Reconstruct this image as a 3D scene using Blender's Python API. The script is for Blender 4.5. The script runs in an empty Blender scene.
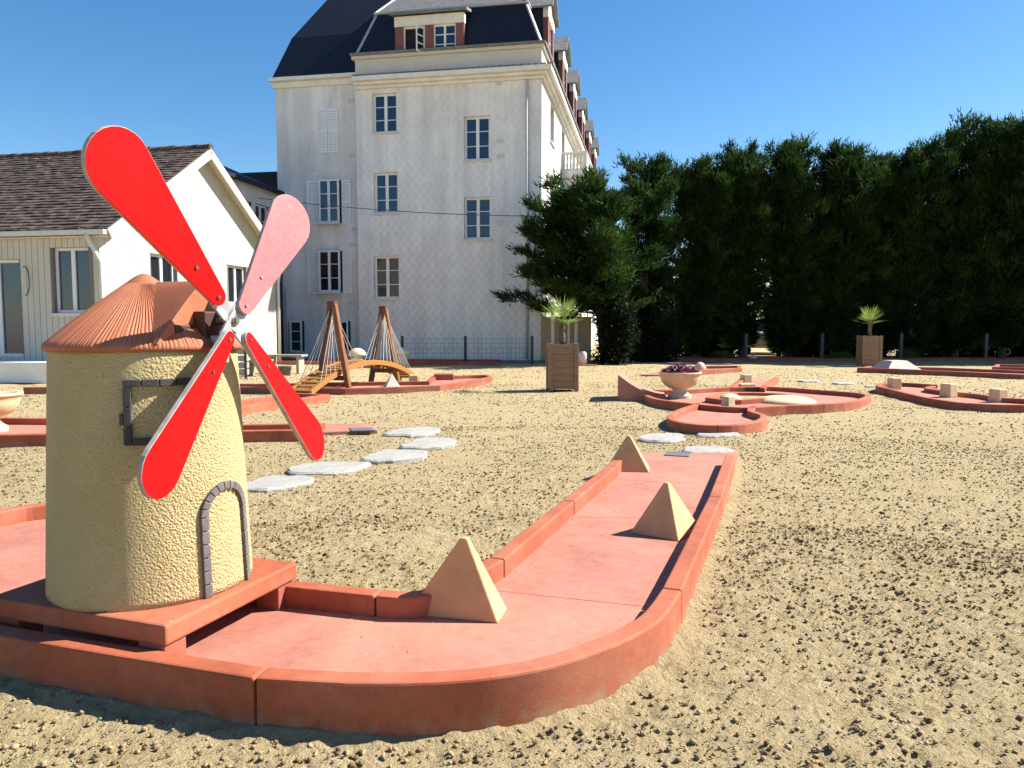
import bpy, bmesh, math, random
import numpy as np
from mathutils import Matrix, Vector
R = math.radians
rnd = random.Random(7)
nrs = np.random.RandomState(11)
SC = bpy.context.scene
COL = SC.collection
# ------------------------------------------------------------------ camera model (measuring helpers)
FPX = 760.0; H = 1.1; PITCH = math.atan(56/760)
CP, SP = math.cos(PITCH), math.sin(PITCH)
def ray(px, py):
    X = (px-512)/FPX; Y = (py-384)/FPX
    return Vector((X, CP-Y*SP, -(SP+Y*CP)))
def G(px, py, z=0.0):                      # point of the level z seen at a pixel of the photograph
    d = ray(px, py); t = (z-H)/d.z
    return Vector((d.x*t, d.y*t, z))
def PL(px, py, p0, n):                     # point of a plane
    d = ray(px, py); o = Vector((0, 0, H)); t = (p0-o).dot(n)/d.dot(n)
    return o+d*t
def AT(px, py, dist):                      # point at forward distance
    d = ray(px, py); return Vector((0, 0, H))+d*(dist/d.y)
# ------------------------------------------------------------------ object helpers
W = {}
def tag(o, label=None, cat=None, group=None, kind=None):
    if label: o['label'] = label
    if cat: o['category'] = cat
    if group: o['group'] = group
    if kind: o['kind'] = kind
    return o
def thing(name, label, cat, loc, rz=0.0, group=None):
    o = bpy.data.objects.new(name, None); COL.objects.link(o)
    o.empty_display_size = 0.1
    o.location = loc; o.rotation_euler = (0, 0, rz)
    W[o] = Matrix.Translation(Vector(loc)) @ Matrix.Rotation(rz, 4, 'Z')
    return tag(o, label, cat, group)
class MB:
    def __init__(s, M=None):
        s.v = []; s.f = []; s.mi = []; s.M = M
    def add(s, vs, fs, m=0):
        b = len(s.v)
        for q in vs:
            q = Vector(q)
            s.v.append(s.M @ q if s.M is not None else q)
        for f in fs:
            s.f.append([i+b for i in f]); s.mi.append(m)
        return s
    def box(s, c, d, rot=None, m=0):
        hx, hy, hz = d[0]/2, d[1]/2, d[2]/2
        vs = [Vector((x, y, z)) for z in (-hz, hz) for (x, y) in ((-hx, -hy), (hx, -hy), (hx, hy), (-hx, hy))]
        if rot is not None: vs = [rot @ q for q in vs]
        vs = [q+Vector(c) for q in vs]
        return s.add(vs, [(0, 3, 2, 1), (4, 5, 6, 7), (0, 1, 5, 4), (1, 2, 6, 5), (2, 3, 7, 6), (3, 0, 4, 7)], m)
    def bb(s, x0, x1, y0, y1, z0, z1, m=0):
        return s.box(((x0+x1)/2, (y0+y1)/2, (z0+z1)/2), (abs(x1-x0), abs(y1-y0), abs(z1-z0)), None, m)
    def beam(s, a, b, w, h, up=(0, 0, 1), m=0):
        a = Vector(a); b = Vector(b); d = (b-a); L = d.length; d.normalize()
        x = d.cross(Vector(up))
        if x.length < 1e-4: x = d.cross(Vector((1, 0, 0)))
        x.normalize(); z = x.cross(d)
        rot = Matrix((x, d, z)).transposed()
        return s.box((a+b)/2, (w, L, h), rot, m)
    def tube(s, pts, r, n=8, m=0, caps=True):
        pts = [Vector(p) for p in pts]; rs = r if isinstance(r, (list, tuple)) else [r]*len(pts)
        vs = []; prev = None
        for i, p in enumerate(pts):
            d = (pts[min(i+1, len(pts)-1)]-pts[max(i-1, 0)]).normalized()
            if prev is None:
                a = Vector((0, 0, 1)) if abs(d.z) < .9 else Vector((1, 0, 0))
                x = d.cross(a).normalized()
            else: x = (prev-d*prev.dot(d)).normalized()
            prev = x; y = d.cross(x)
            for k in range(n):
                t = 2*math.pi*k/n
                vs.append(p+(x*math.cos(t)+y*math.sin(t))*rs[i])
        fs = [(i*n+k, i*n+(k+1) % n, (i+1)*n+(k+1) % n, (i+1)*n+k) for i in range(len(pts)-1) for k in range(n)]
        if caps: fs += [tuple(range(n))[::-1], tuple(range((len(pts)-1)*n, len(pts)*n))]
        return s.add(vs, fs, m)
    def lathe(s, prof, c=(0, 0, 0), n=48, fn=None, m=0, cap=True):
        vs = []; c = Vector(c)
        for (r, z) in prof:
            for k in range(n):
                t = 2*math.pi*k/n; rr = r
                if fn: rr, zz = fn(r, z, t)
                else: zz = z
                vs.append(c+Vector((rr*math.cos(t), rr*math.sin(t), zz)))
        L = len(prof)
        fs = [(i*n+k, i*n+(k+1) % n, (i+1)*n+(k+1) % n, (i+1)*n+k) for i in range(L-1) for k in range(n)]
        if cap: fs += [tuple(range(n))[::-1], tuple(range((L-1)*n, L*n))]
        return s.add(vs, fs, m)
    def prism(s, poly, z0, z1, m=0):
        n = len(poly)
        vs = [(p[0], p[1], z0) for p in poly]+[(p[0], p[1], z1) for p in poly]
        ar = sum(poly[i][0]*poly[(i+1) % n][1]-poly[(i+1) % n][0]*poly[i][1] for i in range(n))
        fs = [tuple(range(n))[::-1], tuple(range(n, 2*n))]+[(i, (i+1) % n, n+(i+1) % n, n+i) for i in range(n)]
        if ar < 0: fs = [f[::-1] for f in fs]
        return s.add(vs, fs, m)
    def build(s, name, mat, parent=None, origin=None, smooth=False, bevel=0, seg=2, parentM=None):
        if parent is not None and parent in W: Mi = W[parent].inverted(); WM = W[parent]
        elif origin is not None: WM = Matrix.Translation(Vector(origin)); Mi = WM.inverted()
        else: WM = Matrix.Identity(4); Mi = WM
        me = bpy.data.meshes.new(name)
        me.from_pydata([tuple(Mi @ q) for q in s.v], [], s.f)
        mats = mat if isinstance(mat, (list, tuple)) else [mat]
        for q in mats: me.materials.append(q)
        if len(mats) > 1: me.polygons.foreach_set('material_index', s.mi)
        if smooth: me.polygons.foreach_set('use_smooth', [True]*len(s.f))
        me.update()
        o = bpy.data.objects.new(name, me); COL.objects.link(o)
        if parent is not None: o.parent = parent
        elif origin is not None: o.location = origin
        W[o] = WM
        if bevel:
            b = o.modifiers.new('bevel', 'BEVEL'); b.width = bevel; b.segments = seg; b.limit_method = 'ANGLE'; b.angle_limit = R(35)
            b.harden_normals = False
        return o
def children_of(o): return [c for c in bpy.data.objects if c.parent == o]
def copy_tree(o, parent=None, kids=None):
    c = o.copy(); COL.objects.link(c); c.parent = parent; W[c] = W[o]
    for ch in children_of(o): copy_tree(ch, c)
    return c
def place(o, loc, rz=0, sc=1.0):
    o.location = loc; o.rotation_euler = (0, 0, rz); o.scale = (sc, sc, sc) if not isinstance(sc, tuple) else sc
    return o
def npmesh(name, V, F, mat, parent=None, origin=None, smooth=False, nv=3):
    Mi = Matrix.Identity(4)
    if parent is not None and parent in W: Mi = W[parent].inverted()
    elif origin is not None: Mi = Matrix.Translation(-Vector(origin))
    A = np.array(Mi); V = V @ A[:3, :3].T+A[:3, 3]
    me = bpy.data.meshes.new(name)
    me.vertices.add(len(V)); me.vertices.foreach_set('co', V.astype(np.float32).ravel())
    me.loops.add(F.size); me.loops.foreach_set('vertex_index', F.astype(np.int32).ravel())
    me.polygons.add(len(F)); me.polygons.foreach_set('loop_start', np.arange(0, F.size, nv, dtype=np.int32))
    try: me.polygons.foreach_set('loop_total', np.full(len(F), nv, dtype=np.int32))
    except Exception: pass
    if smooth: me.polygons.foreach_set('use_smooth', np.ones(len(F), dtype=bool))
    me.materials.append(mat); me.update(calc_edges=True); me.validate()
    o = bpy.data.objects.new(name, me); COL.objects.link(o)
    if parent is not None: o.parent = parent
    elif origin is not None: o.location = origin
    W[o] = W[parent] if parent is not None and parent in W else (Matrix.Translation(Vector(origin)) if origin is not None else Matrix.Identity(4))
    return o
# ------------------------------------------------------------------ materials
class NT:
    def __init__(s, name):
        s.m = bpy.data.materials.new(name); s.m.use_nodes = True; s.t = s.m.node_tree; s.n = s.t.nodes
        s.b = s.n['Principled BSDF']
        s.tc = s.n.new('ShaderNodeTexCoord')
    def l(s, a, b): s.t.links.new(a, b)
    def mp(s, scale=(1, 1, 1), rot=(0, 0, 0), src='Object'):
        q = s.n.new('ShaderNodeMapping'); q.inputs['Scale'].default_value = scale; q.inputs['Rotation'].default_value = rot
        s.l(s.tc.outputs[src], q.inputs[0]); return q.outputs[0]
    def noise(s, sc, det=4, rough=.55, vec=None, dist=0):
        q = s.n.new('ShaderNodeTexNoise'); q.inputs['Scale'].default_value = sc; q.inputs['Detail'].default_value = det
        q.inputs['Roughness'].default_value = rough; q.inputs['Distortion'].default_value = dist
        s.l(vec if vec is not None else s.tc.outputs['Object'], q.inputs['Vector']); return q.outputs['Fac']
    def vor(s, sc, feat='F1', out='Distance', vec=None, rand=1):
        q = s.n.new('ShaderNodeTexVoronoi'); q.feature = feat; q.inputs['Scale'].default_value = sc
        q.inputs['Randomness'].default_value = rand
        s.l(vec if vec is not None else s.tc.outputs['Object'], q.inputs['Vector']); return q.outputs[out]
    def wave(s, sc, vec=None, dist=0, d='X', prof='SIN', det=1, dsc=1):
        q = s.n.new('ShaderNodeTexWave'); q.inputs['Scale'].default_value = sc; q.inputs['Distortion'].default_value = dist
        q.bands_direction = d; q.wave_profile = prof; q.inputs['Detail'].default_value = det; q.inputs['Detail Scale'].default_value = dsc
        s.l(vec if vec is not None else s.tc.outputs['Object'], q.inputs['Vector']); return q.outputs['Fac']
    def ramp(s, x, stops):
        q = s.n.new('ShaderNodeValToRGB'); e = q.color_ramp.elements
        while len(e) < len(stops): e.new(.5)
        for i, (p, c) in enumerate(stops):
            e[i].position = p; c = (c, c, c) if isinstance(c, (int, float)) else c; e[i].color = (*c, 1)
        s.l(x, q.inputs[0]); return q.outputs[0]
    def mix(s, a, b, f=.5, mode='MIX'):
        q = s.n.new('ShaderNodeMix'); q.data_type = 'RGBA'; q.blend_type = mode
        for v, i in ((f, 0), (a, 6), (b, 7)):
            if isinstance(v, (int, float)): q.inputs[i].default_value = v if i == 0 else (v, v, v, 1)
            elif isinstance(v, tuple): q.inputs[i].default_value = (*v, 1)
            else: s.l(v, q.inputs[i])
        return q.outputs[2]
    def math(s, op, a, b=0.0):
        q = s.n.new('ShaderNodeMath'); q.operation = op
        for i, v in enumerate((a, b)):
            if isinstance(v, (int, float)): q.inputs[i].default_value = v
            else: s.l(v, q.inputs[i])
        return q.outputs[0]
    def sep(s, v=None):
        q = s.n.new('ShaderNodeSeparateXYZ'); s.l(v if v is not None else s.tc.outputs['Object'], q.inputs[0]); return q.outputs
    def col(s, c):
        if isinstance(c, tuple): s.b.inputs['Base Color'].default_value = (*c, 1)
        else: s.l(c, s.b.inputs['Base Color'])
        return s
    def rough(s, r):
        if isinstance(r, (int, float)): s.b.inputs['Roughness'].default_value = r
        else: s.l(r, s.b.inputs['Roughness'])
        return s
    def bump(s, h, strength=.5, dist=.01, prev=None):
        q = s.n.new('ShaderNodeBump'); q.inputs['Strength'].default_value = strength; q.inputs['Distance'].default_value = dist
        s.l(h, q.inputs['Height'])
        if prev is not None: s.l(prev, q.inputs['Normal'])
        s.l(q.outputs[0], s.b.inputs['Normal']); return q.outputs[0]
def plain(name, c, rough=.6, var=.15, sc=8, bs=.15, bd=.004, metal=0, spec=.5):
    m = NT(name); n = m.noise(sc, 5)
    lo = tuple(x*(1-var) for x in c); hi = tuple(min(1, x*(1+var)) for x in c)
    m.col(m.ramp(n, [(.3, lo), (.7, hi)])).rough(rough)
    m.b.inputs['Metallic'].default_value = metal; m.b.inputs['Specular IOR Level'].default_value = spec
    if bs: m.bump(m.noise(sc*9, 5), bs, bd)
    return m.m
def concrete(name, c, dust=(.62, .50, .36)):
    m = NT(name)
    a = m.noise(3.0, 6, .6); b = m.noise(160, 3, .7); d = m.noise(1.9, 6, .68); st = m.noise(9, 6, .75)
    lo = tuple(x*.80 for x in c); hi = tuple(min(1, x*1.14) for x in c)
    k = m.ramp(a, [(.32, lo), (.68, hi)])
    k = m.mix(k, m.ramp(m.noise(24, 6, .7), [(.3, .80), (.65, 1.08)]), .7, 'MULTIPLY')
    k = m.mix(k, (c[0]*.55, c[1]*.5, c[2]*.5), m.math('MULTIPLY', m.ramp(m.noise(6, 7, .78, None, .6), [(.60, 0.), (.70, .75)]), m.ramp(m.noise(60, 3), [(.4, .3), (.6, 1.)])))
    k = m.mix(k, m.ramp(b, [(.36, .72), (.5, 1.0)]), .55, 'MULTIPLY')
    k = m.mix(k, tuple(x*.72+y*.28 for x, y in zip(c, dust)), m.math('MULTIPLY', m.ramp(d, [(.44, 0.0), (.68, 1.)]), m.ramp(st, [(.35, .3), (.7, 1.)])))
    spots = m.ramp(m.vor(13), [(.03, 1.0), (.06, 0.0)])
    k = m.mix(k, (.72, .62, .5), m.math('MULTIPLY', spots, m.ramp(m.noise(1.7, 2), [(.50, 0.), (.58, .7)])))
    g = m.n.new('ShaderNodeNewGeometry')
    up = m.sep(g.outputs['Normal'])[2]; hz = m.sep(g.outputs['Position'])[2]
    # sand splashed on the foot of the side faces
    foot = m.math('MULTIPLY', m.ramp(hz, [(.0, 1.), (.05, 0.)]), m.ramp(m.noise(14, 5), [(.42, 0.), (.62, .6)]))
    k = m.mix(k, (.45, .33, .2), foot)
    m.col(k).rough(.78)
    h = m.math('ADD', m.math('MULTIPLY', b, .4), m.ramp(m.vor(55), [(.03, 0.0), (.12, 1.)]))
    m.bump(h, .6, .003)
    return m.m
M = {}
M['red'] = concrete('terracotta_concrete', (.53, .128, .052))
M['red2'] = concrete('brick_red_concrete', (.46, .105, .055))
M['surface'] = concrete('pink_lane_concrete', (.57, .215, .145))
def m_sand():
    m = NT('sand')
    a = m.noise(.5, 4); b = m.noise(6, 6, .65); c = m.noise(70, 5, .7); s = m.noise(28, 4, .6)
    k = m.ramp(a, [(.3, (.50, .385, .205)), (.7, (.61, .475, .258))])
    k = m.mix(k, m.ramp(b, [(.3, (.42, .32, .165)), (.65, (.62, .50, .29))]), .5)
    # damp crumbs
    pat = m.ramp(m.noise(2.2, 4, .6), [(.40, 0.), (.62, 1.)])
    sp = m.math('MULTIPLY', m.ramp(s, [(.56, 0.), (.68, 1.)]), pat)
    k = m.mix(k, (.22, .155, .08), m.math('MULTIPLY', sp, .75))
    k = m.mix(k, m.ramp(c, [(.3, .78), (.6, 1.06)]), .8, 'MULTIPLY')
    m.col(k).rough(.95); m.b.inputs['Specular IOR Level'].default_value = .15
    n1 = m.bump(m.math('ADD', m.math('MULTIPLY', m.noise(26, 7, .72), 1.0), m.math('MULTIPLY', c, .5)), 1.0, .045)
    return m.m
M['sand'] = m_sand()
def m_clod():
    m = NT('damp_clods')
    w = m.n.new('ShaderNodeTexWhiteNoise'); q = m.n.new('ShaderNodeVectorMath'); q.operation = 'SNAP'
    q.inputs[1].default_value = (.03, .03, .5); m.l(m.tc.outputs['Object'], q.inputs[0]); m.l(q.outputs[0], w.inputs['Vector'])
    m.col(m.ramp(w.outputs['Value'], [(0, (.15, .10, .05)), (.4, (.29, .205, .105)), (.65, (.44, .335, .18)), (1, (.56, .44, .25))])).rough(.95)
    m.b.inputs['Specular IOR Level'].default_value = .1
    return m.m
M['clod'] = m_clod()
def m_stucco():
    m = NT('cream_stucco')
    a = m.noise(5, 5); v = m.vor(150, 'SMOOTH_F1'); n = m.noise(120, 4, .6)
    k = m.ramp(a, [(.3, (.66, .51, .235)), (.7, (.76, .60, .30))])
    dirt = m.math('MULTIPLY', m.ramp(m.noise(2.6, 5, .65), [(.58, 0.), (.78, .55)]), m.ramp(n, [(.4, 1.), (.6, .3)]))
    k = m.mix(k, (.33, .18, .09), dirt)
    k = m.mix(k, (.30, .14, .06), m.math('MULTIPLY', m.ramp(m.vor(5.5), [(.03, 1.), (.07, 0.)]), m.ramp(m.noise(30, 3), [(.45, 0.), (.6, .7)])))
    m.col(k).rough(.85)
    m.bump(m.math('ADD', n, m.math('MULTIPLY', v, -.8)), 1.0, .008)
    return m.m
M['stucco'] = m_stucco()
M['stone'] = plain('grey_arch_stone', (.20, .17, .16), .8, .25, 30, .5, .004)
M['frame_stone'] = plain('dark_frame_stone', (.085, .072, .068), .8, .3, 30, .5, .004)
M['joint'] = plain('dark_mortar', (.06, .05, .045), .9)
def m_roofcone():
    m = NT('grooved_terracotta')
    k = m.ramp(m.noise(7, 5, .6), [(.3, (.56, .165, .070)), (.7, (.70, .24, .11))])
    k = m.mix(k, (.30, .12, .065), m.ramp(m.noise(3.5, 6, .75), [(.5, 0.), (.75, .7)]))
    m.col(k).rough(.7); m.bump(m.noise(120, 4), .3, .003); return m.m
M['cone'] = m_roofcone()
def m_blade(name, c1, c2, rough, mottled):
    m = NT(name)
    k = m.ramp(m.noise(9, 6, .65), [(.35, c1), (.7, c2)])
    if mottled: 
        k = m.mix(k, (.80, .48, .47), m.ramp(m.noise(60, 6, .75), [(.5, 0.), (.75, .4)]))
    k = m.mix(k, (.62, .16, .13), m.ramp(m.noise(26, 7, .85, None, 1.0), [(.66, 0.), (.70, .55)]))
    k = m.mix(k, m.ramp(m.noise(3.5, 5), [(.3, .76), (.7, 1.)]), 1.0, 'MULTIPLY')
    m.col(k).rough(rough); m.b.inputs['Specular IOR Level'].default_value = .35 if mottled else .15
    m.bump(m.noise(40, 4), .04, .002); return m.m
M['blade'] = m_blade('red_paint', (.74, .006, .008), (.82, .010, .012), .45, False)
M['blade_pink'] = m_blade('pale_pink_paint', (.70, .165, .17), (.75, .215, .215), .45, True)  # paler pink with fine pale mottling, for the upper right sail
M['edge'] = plain('grey_board_edge', (.42, .38, .34), .6, .25, 20)
M['silver'] = plain('galvanised_metal', (.75, .75, .74), .5, .2, 20, .05, .002, .35)
M['bolt'] = plain('steel_bolt', (.45, .4, .36), .35, .2, 30, 0, 0, .9)
M['dark'] = plain('housing_and_shade_brown', (.10, .035, .025), .6)
M['cream'] = plain('cream_artificial_stone', (.80, .62, .36), .8, .1, 12, .4, .004)
M['cream2'] = plain('pale_sandstone', (.78, .66, .47), .85, .12, 25, .6, .01)
M['white_stone'] = plain('white_concrete', (.82, .70, .60), .85, .1, 10, .5, .006)
M['pyr'] = plain('ochre_concrete', (.68, .40, .18), .8, .12, 9, .5, .003)
M['step'] = plain('white_step_render', (.82, .80, .75), .8, .06, 3, .3, .004)
M['mat'] = plain('grey_tee_mat', (.17, .17, .18), .8, .1)
M['flag'] = plain('white_flagstone', (.74, .70, .62), .85, .14, 12, .9, .02)
def m_wood(name, c1, c2, sc=3, ax='Z'):
    m = NT(name)
    s = {'Z': (14, 14, 1.2), 'X': (1.2, 14, 14)}[ax]
    v = m.mp(s)
    k = m.ramp(m.noise(sc, 6, .65, v, 1.2), [(.3, c1), (.72, c2)])
    m.col(k).rough(.6); m.bump(m.noise(sc*3, 5, .6, v), .25, .003); return m.m
M['wood'] = m_wood('varnished_wood', (.20, .065, .015), (.40, .15, .035))
M['wood_x'] = m_wood('amber_wood', (.38, .15, .025), (.62, .28, .06), 3, 'X')
M['wood_dark'] = m_wood('dark_red_wood', (.10, .032, .018), (.22, .075, .04))
M['planter'] = m_wood('brown_planter_wood', (.17, .095, .05), (.33, .20, .11), 3, 'X')
M['bench'] = m_wood('grey_bench_wood', (.38, .33, .25), (.62, .56, .46), 3, 'X')
M['trunk'] = m_wood('tree_bark', (.03, .023, .018), (.09, .068, .052))
M['palm_trunk'] = m_wood('palm_fibre', (.10, .06, .035), (.27, .18, .11))
M['rope'] = plain('pale_rope', (.75, .70, .62), .8, .1)
M['soil'] = plain('dark_soil', (.06, .04, .028), .95, .3, 30, .8, .02)
M['white'] = plain('white_paint', (.80, .78, .73), .5, .04, 4, .05, .002)
M['white_frame'] = plain('white_window_frame', (.82, .82, .82), .4, .03, 4, 0, 0)
def m_board():
    m = NT('cream_weatherboard')
    v = m.mp((1, 1, .12))
    k = m.ramp(m.noise(5, 5, .6, v), [(.3, (.66, .63, .53)), (.7, (.73, .705, .61))])
    m.col(k).rough(.6); m.bump(m.noise(30, 4, .5, v), .1, .003); return m.m
M['board'] = m_board()
M['gap'] = plain('board_groove', (.22, .21, .18), .8, .05)
def m_tile():
    m = NT('brown_roof_tiles')
    w = m.n.new('ShaderNodeTexWhiteNoise'); q = m.n.new('ShaderNodeVectorMath'); q.operation = 'SNAP'
    q.inputs[1].default_value = (.17, .17, .1); m.l(m.tc.outputs['Object'], q.inputs[0]); m.l(q.outputs[0], w.inputs['Vector'])
    k = m.ramp(w.outputs['Value'], [(0, (.050, .035, .030)), (.6, (.115, .078, .06)), (1, (.19, .13, .095))])
    k = m.mix(k, (.28, .25, .17), m.ramp(m.noise(3.5, 6, .75), [(.6, 0.), (.78, .5)]))
    m.col(k).rough(.85); m.bump(m.noise(40, 5), .4, .01); return m.m
M['tile'] = m_tile()
def m_facade(name, diamond):
    m = NT(name)
    base = m.ramp(m.noise(1.6, 6, .6), [(.3, (.71, .705, .69)), (.7, (.81, .81, .80))])
    xyz = m.sep()
    v = m.mp((2.2, 2.2, .22))
    st = m.ramp(m.noise(1.0, 7, .7, v), [(.42, 0.), (.72, .75)])
    k = m.mix(base, (.47, .46, .445), st)
    k = m.mix(k, (.50, .49, .48), m.math('MULTIPLY', m.ramp(m.noise(.45, 5, .6), [(.46, 0.), (.62, .7)]), m.ramp(m.noise(9, 5, .7), [(.35, .2), (.65, 1.)])))
    if diamond:
        s = .285
        a = m.math('MULTIPLY', m.math('ADD', xyz[0], m.math('MULTIPLY', xyz[2], .80)), 1/s)
        b = m.math('MULTIPLY', m.math('SUBTRACT', xyz[0], m.math('MULTIPLY', xyz[2], .80)), 1/s)
        da = m.math('ABSOLUTE', m.math('SUBTRACT', m.math('FRACT', a), .5)); db = m.math('ABSOLUTE', m.math('SUBTRACT', m.math('FRACT', b), .5))
        d = m.math('MAXIMUM', da, db)
        ln = m.ramp(d, [(.34, 0.), (.46, 1.)])
        low = m.ramp(m.math('MULTIPLY', xyz[2], .1), [(.15, .8), (.5, .60), (.9, .35)])
        msk = m.math('MULTIPLY', m.math('MULTIPLY', ln, low), m.ramp(m.noise(.8, 4), [(.35, .35), (.6, 1.)]))
        k = m.mix(k, (.86, .85, .82), m.math('MULTIPLY', msk, .36))
        cell = m.math('MULTIPLY', m.math('SUBTRACT', 1.0, ln), low)
        k = m.mix(k, (.50, .49, .48), m.math('MULTIPLY', m.math('MULTIPLY', cell, m.ramp(m.noise(.7, 5, .6), [(.3, .2), (.6, 1.)])), .42))
        m.bump(ln, .4, .012)
    else: m.bump(m.noise(12, 5), .2, .01)
    m.col(k).rough(.85); return m.m
M['facade'] = m_facade('diamond_relief_render', True)
M['shutter'] = plain('shutter_paint', (.70, .725, .76), .6, .04, 4, .05, .002)
M['render'] = m_facade('weathered_white_render', False)
M['bluegrey'] = plain('grey_render', (.62, .61, .58), .85, .12, 2, .2, .01)
M['side'] = plain('white_side_render', (.80, .76, .69), .8, .05, 1.5, .1, .01)
M['cornice'] = plain('cream_cornice', (.76, .74, .68), .75, .1, 3, .15, .01)
def m_slate():
    m = NT('dark_slate')
    q = m.n.new('ShaderNodeTexBrick'); q.inputs['Scale'].default_value = 4.5
    q.inputs['Color1'].default_value = (.013, .018, .036, 1); q.inputs['Color2'].default_value = (.020, .027, .050, 1); q.inputs['Mortar'].default_value = (.008, .009, .012, 1)
    cmb = m.n.new('ShaderNodeCombineXYZ'); x = m.sep(); m.l(m.math('ADD', x[0], x[1]), cmb.inputs[0]); m.l(x[2], cmb.inputs[1])
    m.l(cmb.outputs[0], q.inputs['Vector']); m.col(q.outputs['Color']).rough(.6); m.b.inputs['Specular IOR Level'].default_value = .25
    m.bump(q.outputs['Fac'], -.4, .01); return m.m
M['slate'] = m_slate()
M['zinc'] = plain('grey_weathered_slate', (.24, .235, .22), .7, .3, 6, .3, .02)
def m_brick():
    m = NT('red_brick')
    q = m.n.new('ShaderNodeTexBrick'); q.inputs['Scale'].default_value = 9
    q.inputs['Color1'].default_value = (.30, .055, .04, 1); q.inputs['Color2'].default_value = (.20, .04, .035, 1); q.inputs['Mortar'].default_value = (.42, .36, .33, 1)
    q.inputs['Mortar Size'].default_value = .03; q.inputs['Brick Width'].default_value = .9; q.inputs['Row Height'].default_value = .5
    cmb = m.n.new('ShaderNodeCombineXYZ'); x = m.sep(); m.l(m.math('ADD', x[0], x[1]), cmb.inputs[0]); m.l(x[2], cmb.inputs[1])
    m.l(cmb.outputs[0], q.inputs['Vector']); m.col(q.outputs['Color']).rough(.85); return m.m
M['brick'] = m_brick()
def m_glass(name, c, rough=.06, spec=.8):
    m = NT(name); m.col(m.ramp(m.noise(1.5, 2), [(.3, tuple(x*.6 for x in c)), (.7, c)])).rough(rough); m.b.inputs['Specular IOR Level'].default_value = spec
    m.bump(m.noise(1.2, 2), .06, .02); return m.m
M['glass'] = m_glass('window_glass', (.010, .035, .085), .05, .75)
M['glass_dark'] = m_glass('dark_window_glass', (.012, .014, .02), .08, .45)
M['interior'] = plain('dark_room', (.02, .015, .015), .9)
def m_leaf(name, c1, c2, c3):
    m = NT(name)
    k = m.ramp(m.noise(1.1, 4, .6), [(.32, c1), (.55, c2), (.75, c3)])
    k = m.mix(k, m.ramp(m.noise(14, 2), [(.3, .6), (.7, 1.25)]), .7, 'MULTIPLY')
    m.col(k).rough(.65); m.b.inputs['Specular IOR Level'].default_value = .2
    tr = m.n.new('ShaderNodeBsdfTranslucent'); m.l(k, tr.inputs['Color'])
    mx = m.n.new('ShaderNodeMixShader'); mx.inputs[0].default_value = .45
    m.l(m.b.outputs[0], mx.inputs[1]); m.l(tr.outputs[0], mx.inputs[2])
    m.l(mx.outputs[0], m.n['Material Output'].inputs['Surface']); return m.m
M['cypress'] = m_leaf('cypress_foliage', (.010, .026, .006), (.030, .070, .012), (.10, .165, .022))
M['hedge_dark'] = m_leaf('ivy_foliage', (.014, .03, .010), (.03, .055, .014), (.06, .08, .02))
M['palm'] = m_leaf('palm_leaf', (.14, .23, .04), (.26, .36, .08), (.42, .50, .16))
M['shrub'] = m_leaf('bright_shrub', (.10, .14, .02), (.22, .26, .04), (.35, .36, .08))
M['flower_m'] = plain('magenta_petals', (.45, .03, .14), .6, .4, 30, 0)
M['flower_w'] = plain('pale_pink_petals', (.75, .45, .55), .6, .3, 30, 0)
M['wire'] = plain('black_cable', (.03, .03, .03), .6)
M['post'] = plain('dark_metal_post', (.035, .045, .055), .5)
M['meshwire'] = plain('grey_fence_wire', (.2, .21, .2), .5, .1, 5, 0, 0, .6)
M['beige'] = plain('beige_render', (.62, .47, .30), .85, .08, 2, .2, .01)
M['shade_path'] = plain('shade_grey_path', (.24, .235, .22), .9, .2, 5, .4, .01)  # dark tone carries the shade at the house foot
M['car'] = plain('white_car_paint', (.75, .76, .78), .25, .02, 2, 0)
M['tyre'] = plain('black_rubber', (.02, .02, .02), .8)
M['bag'] = plain('dark_purple_fabric', (.05, .012, .02), .8, .4, 10, .5, .02)
M['potgrey'] = plain('grey_pot', (.16, .16, .16), .7)
# scale on the colours chosen above: sunlit surfaces lowered, shaded house front kept bright
KEEP = {'diamond_relief_render': 1.04, 'weathered_white_render': 1.0, 'window_glass': 1.0, 'dark_window_glass': 1., 'grey_board_edge': .8, 'white_window_frame': .9, 'board_groove': .8,
        'cypress_foliage': .82, 'ivy_foliage': .32, 'brown_planter_wood': .95, 'white_step_render': 1.0, 'ochre_concrete': .86, 'red_paint': .68, 'pale_pink_paint': .72, 'grey_render': .9, 'cream_weatherboard': .74, 'white_paint': .76, 'galvanised_metal': .55, 'white_flagstone': .56, 'shutter_paint': 1.05,
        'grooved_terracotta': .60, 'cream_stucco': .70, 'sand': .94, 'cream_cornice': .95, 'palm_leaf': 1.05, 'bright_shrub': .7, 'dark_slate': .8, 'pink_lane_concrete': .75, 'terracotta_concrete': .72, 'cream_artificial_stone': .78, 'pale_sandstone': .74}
for _m in bpy.data.materials:
    k_ = KEEP.get(_m.name, .68); t_ = _m.node_tree; b_ = t_.nodes.get('Principled BSDF'); i_ = b_.inputs['Base Color']
    if not i_.links: i_.default_value = tuple(x*k_ for x in i_.default_value[:3])+(1,); continue
    src_ = i_.links[0].from_socket; mx_ = t_.nodes.new('ShaderNodeMix'); mx_.data_type = 'RGBA'; mx_.blend_type = 'MULTIPLY'; mx_.inputs[0].default_value = 1
    t_.links.new(src_, mx_.inputs[6]); mx_.inputs[7].default_value = (k_, k_, k_, 1); t_.links.new(mx_.outputs[2], i_)
    for n_ in t_.nodes:
        if n_.bl_idname == 'ShaderNodeBsdfTranslucent': t_.links.new(mx_.outputs[2], n_.inputs['Color'])
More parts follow.
